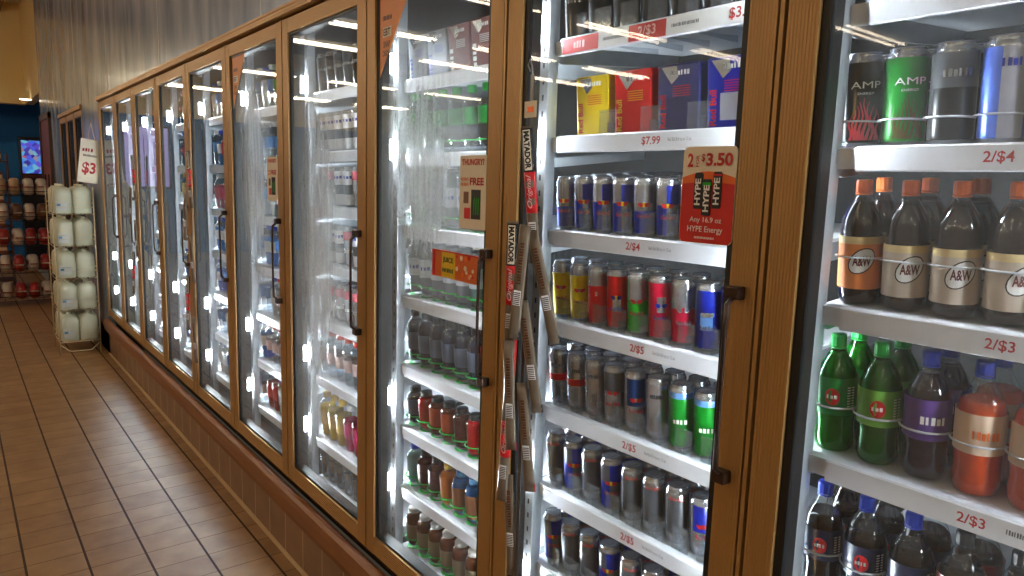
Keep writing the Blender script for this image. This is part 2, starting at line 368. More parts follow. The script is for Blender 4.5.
# kick wall
k_ = MB(); k_.box(0, .05, -.07, 12.6, 0, .235, kick_mat()); struct('baseboard_right', k_)
g_ = MB(); g_.prism([(-.014, 0), (-.014, .004), (-.004, .012), (0, .012), (0, 0)], 'y', -.07, 7.54, mat('pale_grout', (.74, .62, .46), .7)); struct('trim_10', g_)
# cooler cabinet carcass
c_ = MB()
c_.box(.05, 1.5, -.07, 7.54, .30, .34, steel_d); c_.box(.05, 1.5, -.07, 7.54, 2.40, 2.44, steel_d)
c_.box(.06, 1.5, -.10, -.07, 0, 2.44, steel_d); c_.box(.06, 1.5, 7.54, 7.57, 0, 2.44, steel_d)
struct('wall_cooler', c_)
# ------------------------------------------------------------------ cooler frame (header, mullions, bumper)
fr = empty('cooler_cabinet', (0, 0, 0), 'long bronze framing that holds the row of ten tall cooler doors', 'cooler frame')
def ribbed(u0, u1, d, n, amp=.0016, back=.03):
    """outline of a bar with n grooves on its front; returns list of (depth, u)"""
    pts = []; wd = (u1 - u0) / n
    for i in range(n):
        a = u0 + wd * i
        pts += [(d, a + wd * .12), (d, a + wd * .78), (d + amp, a + wd * .84), (d + amp, a + wd * .96)]
    pts += [(back, u1), (back, u0)]
    return pts
hd = MB(); hd.prism(ribbed(2.354, 2.396, -.018, 3, back=.05), 'y', -.07, 7.54, gold)
hd.prism([(-.024, 2.356), (-.024, 2.364), (-.018, 2.364), (-.018, 2.356)], 'y', -.07, 7.54, gold); hd.build('header', fr)
sp = MB(); sp.box(.031, .05, -.07, 7.54, 2.33, 2.356, gold_d); sp.build('head_recess', fr)
sl = MB(); sl.box(.031, .05, -.07, 7.54, .335, .40, gold_d); sl.build('sill_recess', fr)
bp = MB(); prof = [(.0, .345), (-.012, .352), (-.026, .350), (-.038, .338), (-.044, .318), (-.044, .275), (-.038, .245), (-.026, .232), (.0, .228)]
bp.prism(prof, 'y', -.07, 7.54, wood); bp.build('bumper_rail', fr)
for k in range(-1, 10):
    mm = MB(); y = G(k); mm.box(.031, .05, y - .03, y + .03, .345, 2.354, gold_d); mm.box(-.002, .031, y - .004, y + .004, .382, 2.35, gold); mm.build('mullion', fr)
# ------------------------------------------------------------------ cooler doors
def glass_for(i):
    P = {0: (.30, .28, 1.78, .7, .06, .003), 1: (1.1, .5, 1.9, .5, .01, .002), 2: (1.88, .20, 1.74, .30, .58, .008), 3: (2.66, .17, 1.45, .50, .75, .025),
         4: (3.40, .17, 1.70, .42, .75, .02), 5: (4.1, .3, 1.2, .5, .08, .01), 6: (4.9, .3, 1.2, .5, .08, .015), 7: (5.6, .3, 1.2, .6, .1, .015), 8: (6.4, .4, 1.3, .6, .1, .015), 9: (7.1, .4, 1.2, .6, .1, .015)}[i]
    return glass_mat('door_glass_%d' % i, P[0], P[1], P[2], P[3], P[4], P[5], seed=i * 1.7)
DOORN = ['nearest', 'second', 'third', 'fourth', 'fifth', 'sixth', 'seventh', 'eighth', 'ninth', 'farthest']
DOORL = ['tall bronze-framed cooler door nearest the camera, soda bottles behind it', 'tall cooler door with the red and cream energy drink sign',
         'tall cooler door with juice banner tied to its handle', 'tall cooler door fogged white, right of the small orange corner sticker',
         'tall fogged cooler door with the narrow orange corner sticker', 'narrow-looking cooler door showing bright blue and white bottles',
         'seventh tall cooler door counted from the camera', 'eighth tall cooler door counted from the camera',
         'second farthest tall cooler door of the long row', 'farthest tall cooler door, beside the metal wall strip']
HZ = (1.525, 1.178)
def make_door(i, y0, y1, z0=.381, z1=2.346, gm=None, dark=False, label=None, w_=.056):
    a, b = y0 + .009, y1 - .009
    d = empty('cooler_door', (0, b, z0), label, 'cooler door')
    def loc(mb): # shift the mesh into the door's own frame
        mb.v = [(x, y - b, z - z0) for x, y, z in mb.v]; return mb
    tp, bt = .056, .066
    f = MB(); m = gold
    f.prism([(x, y) for x, y in ribbed(b - w_, b, 0, 9, .0010)], 'z', z0, z1, m); loc(f).build('left_stile', d)
    f = MB(); f.prism([(x, y) for x, y in ribbed(a, a + w_, 0, 9, .0010)], 'z', z0, z1, m); loc(f).build('right_stile', d)
    f = MB(); f.prism(ribbed(z1 - tp, z1, .0005, 9, .0010), 'y', a + w_, b - w_, m); loc(f).build('top_rail', d)
    f = MB(); f.prism(ribbed(z0, z0 + bt, .0005, 9, .0010), 'y', a + w_, b - w_, m); loc(f).build('bottom_rail', d)
    gk = MB(); g = .016; A, B, Z0, Z1 = a + w_, b - w_, z0 + bt, z1 - tp
    gk.box(.008, .048, A, A + g, Z0, Z1, gasket); gk.box(.008, .048, B - g, B, Z0, Z1, gasket)
    gk.box(.008, .048, A + g, B - g, Z0, Z0 + g * .6, gasket); gk.box(.008, .048, A + g, B - g, Z1 - g * .6, Z1, gasket); loc(gk).build('gasket', d)
    p = MB(); p.box(.0135, .0150, A + g * .5, B - g * .5, Z0 + .004, Z1 - .004, gm)
    po = p.build('glass_pane', d); po.location = (0, -b, -z0)
    # handle on the near stile
    if not dark:
        hy = y0 + .042; h = empty('handle', (-.0, hy - b, -z0), None, None); h.parent = d
        rod = MB(); rod.tube([(-.016, 0, HZ[1] + .006), (-.034, 0, HZ[1] + .02), (-.036, 0, HZ[1] + .07), (-.036, 0, 1.35), (-.036, 0, HZ[0] - .07), (-.034, 0, HZ[0] - .02), (-.016, 0, HZ[0] - .006)], [.005, .0055, .0045, .0043, .0045, .0055, .005], bronze_h, 10); rod.build('grip', h)
        for z in HZ:
            mo = MB(); mo.bbox(-.024, .0, -.013, .016, z - .012, z + .012, bronze_h, .003); mo.build('mount', h)
    return d
doors = []
for i in range(10): doors.append(make_door(i, G(i - 1), G(i), gm=glass_for(i), label=DOORL[i]))
# far small cooler with three dark doors
dg = glass_mat('dark_cooler_glass', 9.5, 1, 1.3, 1, .05, .02)
fr2 = empty('cooler_cabinet', (0, 8.56, 0), 'small bronze framing of the unlit far cooler past the metal strip', 'cooler frame')
f = MB(); f.prism([(-.018, 2.36), (-.018, 2.40), (.05, 2.40), (.05, 2.36)], 'y', 0, 1.85, gold); f.build('header', fr2)
f = MB(); f.prism([(p, q) for p, q in prof], 'y', 0, 1.85, wood); f.build('bumper_rail', fr2)
f = MB(); f.box(.05, .8, 0, 1.85, .23, .3, steel_d); f.box(.05, .8, 0, 1.85, 2.35, 2.40, steel_d); f.box(.78, .8, 0, 1.85, .3, 2.35, mat('dark_red_brown', (.22, .10, .08), .7)); f.box(.05, .8, 0, .02, .3, 2.35, steel_d); f.box(.05, .8, 1.83, 1.85, .3, 2.35, steel_d); f.build('carcass', fr2)
for k in range(3):
    y = 8.56 + .616 * k
    make_door(0, y, y + .616, .358, 2.35, dg, True, ['nearest of the three unlit doors on the small far cooler', 'middle of the three unlit doors on the small far cooler', 'farthest of the three unlit doors on the small far cooler'][k], w_=.05)
# brown door at the end of the metal wall
dr = MB(); rb = mat('red_brown_door', (.42, .17, .10), .5, noise=.1, scale=5)
dr.box(-.02, 0, 11.35, 12.35, 0, 2.42, rb); o = struct('door_1', dr)
dr = MB(); dr.box(-.035, 0, 11.27, 11.35, 0, 2.48, mat('brown_door_frame', (.30, .19, .13), .6)); dr.box(-.035, 0, 12.35, 12.43, 0, 2.48, MC['brown_door_frame']); dr.box(-.035, 0, 11.27, 12.43, 2.42, 2.50, MC['brown_door_frame']); struct('trim_11', dr)
# ------------------------------------------------------------------ posts and lamps inside
post_root = None
def make_post(y):
    p = MB(); x0, x1, a, b = .084, .118, y - .018, y + .018
    p.bbox(x0, x1, a, b, .345, 2.39, post_m, .003)
    o = p.build('shelf_post')
    return o
post_label = lambda k, side: 'silver slotted shelf post at the %s side of the %s cooler door' % (side, DOORN[k])
p0 = make_post(0); first = True
for k in range(0, 10):
    for side, yy in (('left', G(k) - (.052 if k else .044)), ('right', G(k - 1) + .052)):
        o = p0 if first else dup(p0, (0, 0, 0)); first = False
        o.location = (0, yy, 0); tag(o, post_label(k, side) + ' from the camera', 'post', 'slotted shelf posts')
LZ = [2.10, 1.815, .945, .62]
def make_lamp(LZ, xl):
    r = empty('cooler_lamp', (0, 0, 0), None, 'lamp')
    h = MB(); h.bbox(.053, .104, -.020, .020, .40, 2.28, steel_d, .004); h.build('housing', r)
    for z in [2.10, 1.815, 1.525, 1.235, .945, .62]:
        for s in (-1, 1):
            if s < 0 and z not in LZ: continue  # middle lenses added on the hidden side only, to brighten the shelves
            l = MB(); l.bbox(.056, xl, min(s * .0195, s * .0245), max(s * .0195, s * .0245), z - .033, z + .033, lens, .002); l.build('lens', r)
    for s in (-1, 1):
        l = MB(); l.prism([(.104, s * .004), (.118, s * .004), (.104, s * .020)], 'z', .42, 2.26, lens2); l.build('rear_lens', r)
    return r
l0 = make_lamp(LZ, .096); l1 = make_lamp([2.10, .945, .62], .082)
for k in range(-1, 10):
    o = (l0 if k == -1 else dup(l0, (0, 0, 0))) if k < 3 else (l1 if k == 3 else dup(l1, (0, 0, 0))); o.location = (0, G(k), 0)
    if k >= 0 and k < 9: lb = 'upright cooler lamp with square lenses between the %s and %s doors' % (DOORN[k], DOORN[k + 1])
    elif k == 9: lb = 'upright cooler lamp at the far end of the long cooler'
    else: lb = 'upright cooler lamp at the near end of the long cooler'
    tag(o, lb, 'lamp', 'upright lamps inside the cooler')
# ------------------------------------------------------------------ products
CANM = {}
def col(name, rgb, rough=.28, metal=.2): return mat(name, rgb, rough, metal, noise=.04, scale=60)
silver = mat('can_silver', (.78, .80, .84), .25, .8, noise=.05)
lidm = mat('can_lid', (.62, .64, .68), .22, .9)
c_blue = col('can_blue', (.08, .16, .62)); c_yel = col('can_yellow', (.93, .80, .06)); c_red = col('can_red', (.82, .10, .10)); c_grn = col('can_green', (.10, .66, .12))
c_mag = col('can_magenta', (.86, .05, .25)); c_org = col('can_orange', (.95, .45, .15)); c_blk = col('can_black', (.05, .05, .06)); c_lbl = col('can_lightblue', (.45, .65, .92))
c_dgr = col('can_dark_green', (.03, .55, .16)); c_gry = col('can_grey', (.35, .36, .38)); c_olv = col('can_olive', (.38, .36, .18)); c_wht = col('can_white', (.90, .90, .92), .35, .1); c_pink = col('can_pink', (.88, .45, .5))
def can_profile(r, h):
    n = r * .8
    return [(n * .90, 0), (n, .002), (r * .97, .008), (r, .014), (r, h * .2), (r, h * .32), (r, h * .44), (r, h * .56), (r, h * .68), (r, h * .8), (r, h - .016), (r * .94, h - .010), (n * 1.02, h - .004), (n * 1.05, h - .002), (n * 1.05, h)]
FRONT = PI + .62      # direction (angle) from the products back to the camera side
def make_can(style, r, h, seg=24):
    base, fun, deco = style
    b = MB(); b.lathe(can_profile(r, h), silver, seg, mfun=fun(r, h) if fun else (lambda a, z: base if .010 < z < h - .013 else silver))
    o = b.build('drink_can')
    l = MB(); l.lathe([(r * .8, h - .0005), (r * .78, h + .0012), (r * .72, h + .0012), (r * .70, h - .002), (.001, h - .002)], lidm, 16, cap=False)
    l.build('lid', o)
    t = MB(); t.bbox(-.008, .010, -.006, .006, h - .0012, h + .0006, silver, .0004); t.build('pull_tab', o)
    if deco: deco(o, r, h)
    return o
def quad(c1, c2, split=.52):   # two-tone diagonal quarters
    def f(r, h):
        def g(a, z):
            if z < .011 or z > h - .014: return silver
            q = int(((a - FRONT + PI / 2) % (2 * PI)) / (PI / 2)); up_ = z > h * split
            return c1 if ((q % 2 == 0) == up_) else c2
        return g
    return f
def band(*bands):              # (upper limit fraction, colour)
    def f(r, h):
        def g(a, z):
            if z < .011 or z > h - .014: return silver
            for t, c in bands:
                if z / h < t: return c
            return silver
        return g
    return f
def patch(bg, fg, z0, z1, hw=.7):
    def f(r, h):
        def g(a, z):
            if z < .011 or z > h - .014: return silver
            d = abs((a - FRONT + PI) % (2 * PI) - PI)
            return fg if d < hw and z0 < z / h < z1 else bg
        return g
    return f
def deco_emblem(ink, disc):
    def f(o, r, h):
        e = MB(); R = r + .0010
        # sun disc with two charging shapes
        n = 12; b = len(e.v); zc = h * .55
        for k in range(n):
            a = 2 * PI * k / n; e.v.append((R * math.cos(FRONT + .20 * math.cos(a)), R * math.sin(FRONT + .20 * math.cos(a)), zc + r * .20 * math.sin(a)))
        e.face([b + k for k in range(n)], disc)
        R += .0004
        for s in (-1, 1):
            pts = [(.10, -.1), (.25, -.28), (.55, -.25), (.85, .0), (.75, .25), (.45, .2), (.2, .18)]
            b = len(e.v)
            for p, q in pts: e.v.append((R * math.cos(FRONT + s * p * .62), R * math.sin(FRONT + s * p * .62), zc + q * r * .75))
            e.face([b + k for k in range(len(pts))], ink)
        e.build('emblem', o)
        t = MB(); ctext = text(t, 'Red Bull', (0, 0, h * .36), UY, UZ, r * 1.2, r * .34, ink, .02, cyl=(r + .0016, FRONT)); t.build('brand_lettering', o)
    return f
def deco_word(txt, ink, zc=.72, wd=1.3, ht=.36, sub=None):
    def f(o, r, h):
        t = MB(); text(t, txt, (0, 0, h * zc), UY, UZ, r * wd, r * ht, ink, 0, cyl=(r + .0016, FRONT))
        if sub: text(t, sub, (0, 0, h * (zc - .09)), UY, UZ, r * .8, r * .12, ink, .0, cyl=(r + .0016, FRONT))
        t.build('brand_lettering', o)
    return f
def deco_flame(ink, word):
    def f(o, r, h):
        deco_word(word, white_ink, .66, 1.5, .34, 'ENERGY')(o, r, h)
        e = MB(); R = r + .0007
        rnd = random.Random(5)
        for k in range(9):
            a0 = FRONT + (k - 4) * .17; z = .012; pts = []
            for s in range(7): pts.append((a0 + .09 * math.sin(s * 1.3 + k), z + s * h * .075 * (1 - abs(k - 4) * .09)))
            b = len(e.v)
            for s, (a, zz) in enumerate(pts):
                ww = .075 * (1 - s / 6.0) + .012
                for sg in (-1, 1): e.v.append((R * math.cos(a + sg * ww), R * math.sin(a + sg * ww), zz))
            for s in range(6): e.face((b + 2 * s, b + 2 * s + 1, b + 2 * s + 3, b + 2 * s + 2), ink)
        e.build('flame_print', o)
    return f
SM = (.0280, .138); SL = (.0270, .149); SS = (.0265, .134); TL = (.033, .158)
def C(style, dims): return lambda: make_can(style, *dims)
# bottle makers -------------------------------------------------------
def make_bottle(liq, capm, labm, h=.219, r=.0355, lab=(.28, .62), fill=.70, shell=None, letter=None, ink=None, shape='soda', lab2=None):
    shell = shell or pet
    H = h
    if shape == 'soda':
        pr = [(r * .55, 0), (r * .86, .003), (r * .97, .014), (r, .03), (r * .95, H * .22), (r * .97, H * .27), (r, H * .30), (r, H * .60), (r * .985, H * .64), (r * .90, H * .70), (r * .72, H * .77), (r * .50, H * .83), (r * .38, H * .87), (r * .36, H * .91)]
    elif shape == 'round':
        pr = [(r * .6, 0), (r * .9, .003), (r, .014), (r, H * .15), (r * .97, H * .3), (r, H * .45), (r, H * .62), (r * .97, H * .70), (r * .86, H * .77), (r * .66, H * .82), (r * .5, H * .85), (r * .46, H * .90)]
    else:  # straight, wide mouth
        pr = [(r * .8, 0), (r * .95, .003), (r, .012), (r, H * .3), (r, H * .55), (r, H * .72), (r * .96, H * .79), (r * .78, H * .84), (r * .62, H * .87), (r * .60, H * .91)]
    b = MB(); b.lathe(pr, shell, 20); o = b.build('drink_bottle')
    lq = [(max(q * .955, .001), z + .0015) for q, z in pr if z < H * fill]
    zt = H * fill; q = [p for p in pr if p[1] >= zt][0][0] * .955; lq.append((q, zt))
    l = MB(); l.lathe(lq, liq, 20); l.build('drink', o)
    cr = pr[-1][0] * 1.08
    c = MB(); n = 24; b0 = len(c.v)
    for rr, z in ((cr, H * .905), (cr, H * .985), (cr * .9, H), (0.001, H)):
        for k in range(n):
            a = 2 * PI * k / n; q = rr * (1.0 if (k % 2 or rr < cr) else .95); c.v.append((q * math.cos(a), q * math.sin(a), z))
    for i in range(3):
        for k in range(n): c.face((b0 + i * n + k, b0 + i * n + (k + 1) % n, b0 + (i + 1) * n + (k + 1) % n, b0 + (i + 1) * n + k), capm, i == 2)
    c.lathe([(cr * .96, H * .885), (cr * 1.02, H * .885), (cr * 1.02, H * .90), (cr * .96, H * .90)], capm, 16, cap=False)
    c.build('cap', o)
    if labm:
        z0, z1 = lab; R = max(q for q, z in pr if H * z0 - .01 <= z <= H * z1 + .01) + .0009
        t = MB()
        if lab2: t.lathe([(R, H * z0), (R, H * z0 + H * (z1 - z0) * .86), (R, H * z1)], labm, 24, cap=False, mfun=lambda a, z: lab2 if z > H * (z0 + (z1 - z0) * .84) else labm)
        else: t.lathe([(R, H * z0), (R, H * (z0 + z1) / 2), (R, H * z1)], labm, 24, cap=False)
        lo = t.build('wrap_label', o)
        if letter:
            e = MB()
            if ink == 'oval':
                n = 18; R1 = R + .0005; zc = H * (z0 + z1) / 2 + .004
                for (k1, mm, ra) in ((1.0, black_ink, .62), (.9, white_ink, .56)):
                    bb = len(e.v)
                    rings = 5
                    for j in range(rings + 1):
                        for k in range(n):
                            a = 2 * PI * k / n; s_ = j / rings
                            e.v.append((R1 * math.cos(FRONT + ra * s_ * math.cos(a)), R1 * math.sin(FRONT + ra * s_ * math.cos(a)), zc + .022 * k1 * s_ * math.sin(a) + .008 * s_ * math.cos(a)))
                    for j in range(rings):
                        for k in range(n): e.face((bb + j * n + k, bb + j * n + (k + 1) % n, bb + (j + 1) * n + (k + 1) % n, bb + (j + 1) * n + k), mm)
                    R1 += .0005
                text(e, letter, (0, 0, zc), UY, UZ, r * .86, r * .5, mat('maroon_ink', (.35, .08, .06), .5), .03, cyl=(R1 + .0008, FRONT))
            elif ink == 'badge':
                n = 14; R1 = R + .0005; zc = H * (z0 + z1) / 2
                bb = len(e.v)
                for k in range(n):
                    a = 2 * PI * k / n; e.v.append((R1 * math.cos(FRONT - .25 + .35 * math.cos(a)), R1 * math.sin(FRONT - .25 + .35 * math.cos(a)), zc + .016 * math.sin(a)))
                e.face([bb + k for k in range(n)], red_pl)
                # nutrition panel
                for k in range(8): 
                    zz = zc - .018 + k * .005
                    bb = len(e.v)
                    for aa, dz in ((.45, 0), (.85, 0), (.85, .0018), (.45, .0018)): e.v.append((R1 * math.cos(FRONT + aa), R1 * math.sin(FRONT + aa), zz + dz))
                    e.face([bb, bb + 1, bb + 2, bb + 3], white_ink)
                text(e, letter, (0, 0, zc), UY, UZ, r * .55, r * .2, white_ink, .02, cyl=(R1 + .0004, FRONT - .25))
            else: text(e, letter, (0, 0, H * (z0 + z1) / 2), UY, UZ, r * 1.15, r * .38, ink or white_ink, .03, cyl=(R + .0016, FRONT))
            e.build('label_print', lo)
    return o
cola = juice_mat('cola', (.07, .03, .025), .05); rootb = juice_mat('root_beer', (.12, .05, .03), .12); gsoda = juice_mat('green_soda', (.05, .42, .08), .45); grape = juice_mat('dark_grape', (.10, .05, .16), .15)
orange = juice_mat('orange_soda', (.96, .34, .10), .4); water = clear_mat('water', (.93, .96, .98), 1.33, .05, 1.2); yell = juice_mat('yellow_drink', (.90, .76, .18), .4); magen = juice_mat('magenta_drink', (.82, .10, .38), .4)
redj = juice_mat('red_drink', (.72, .08, .12), .3); dkred = juice_mat('dark_red_drink', (.30, .05, .05), .2); brn = juice_mat('brown_tea', (.42, .18, .08), .3); bluej = juice_mat('blue_drink', (.16, .52, .86), .45); tealj = juice_mat('pale_teal_drink', (.55, .74, .76), .4); greyj = juice_mat('grey_cloudy_drink', (.48, .52, .55), .4); silvj = juice_mat('dark_blue_drink', (.12, .15, .22), .15)
cap = lambda n, c: mat('cap_' + n, c, .4, noise=.03)
cp_or = cap('orange', (.90, .42, .15)); cp_gr = cap('green', (.05, .66, .25)); cp_bl = cap('blue', (.06, .22, .72)); cp_wh = cap('white', (.88, .88, .88)); cp_rd = cap('red', (.78, .12, .10)); cp_bk = cap('black', (.08, .08, .09)); cp_lb = cap('light_blue', (.30, .62, .85))
lb = lambda n, c, r_=.35: mat('label_' + n, c, r_, noise=.05, scale=25)
PR = {}
def proto(key):
    if key in PR: return PR[key]
    f, words_, cat, rad, hh = CAT[key]
    o = f(); o['category'] = cat; PR[key] = [o, False]; return PR[key]
def CN(style, dims, words_): return (lambda: make_can(style, *dims), words_, 'can', dims[0], dims[1])
def BT(words_, r=.0352, h=.219, **k): return (lambda: make_bottle(r=r, h=h, **k), words_, 'bottle', r, h)
def make_carton(c, c2, txt, ink, w_=.110, d_=.110, h_=.142, name='drink_carton'):
    b = MB(); b.bbox(-d_ / 2, d_ / 2, -w_ / 2, w_ / 2, 0, h_, c, .005); o = b.build(name)
    t = MB()
    # printed oval window, word and mark on the front
    text(t, txt, (-d_ / 2 - .0008, w_ * .36, h_ * .30), (0, 0, 1), (0, 1, 0), h_ * .5, w_ * .16, ink, .02)
    text(t, '~6', (-d_ / 2 - .0008, -w_ * .08, h_ * .86), UY, UZ, w_ * .45, h_ * .07, white_ink)
    t.build('brand_lettering', o)
    s = MB(); s.prism([(w_ * .15, h_ * .70), (w_ * .40, h_ * .96), (w_ * .02, h_ * .96), (-w_ * .02, h_ * .80)], 'x', -d_ / 2 - .0008, -d_ / 2, c2)
    s.box(-d_ / 2 - .0008, -d_ / 2, -w_ * .36, w_ * .20, h_ * .12, h_ * .5, c2 if c2 is not silver else mat('carton_print_grey', (.6, .6, .64), .5)) if txt == 'Red Bull' and c is c_blue else None
    for k in range(5): s.box(-d_ / 2 - .0009, -d_ / 2, -w_ * .3, w_ * .12, h_ * (.52 + .035 * k), h_ * (.53 + .035 * k), ink)
    s.build('front_print', o)
    e = MB(); e.box(-d_ / 2 + .01, d_ / 2 - .01, -.001, .001, h_ - .001, h_ + .0012, gasket); e.build('top_fold', o)
    return o
def CTN(words_, *a, **k): return (lambda: make_carton(*a, **k), words_, 'carton', .055, .142)
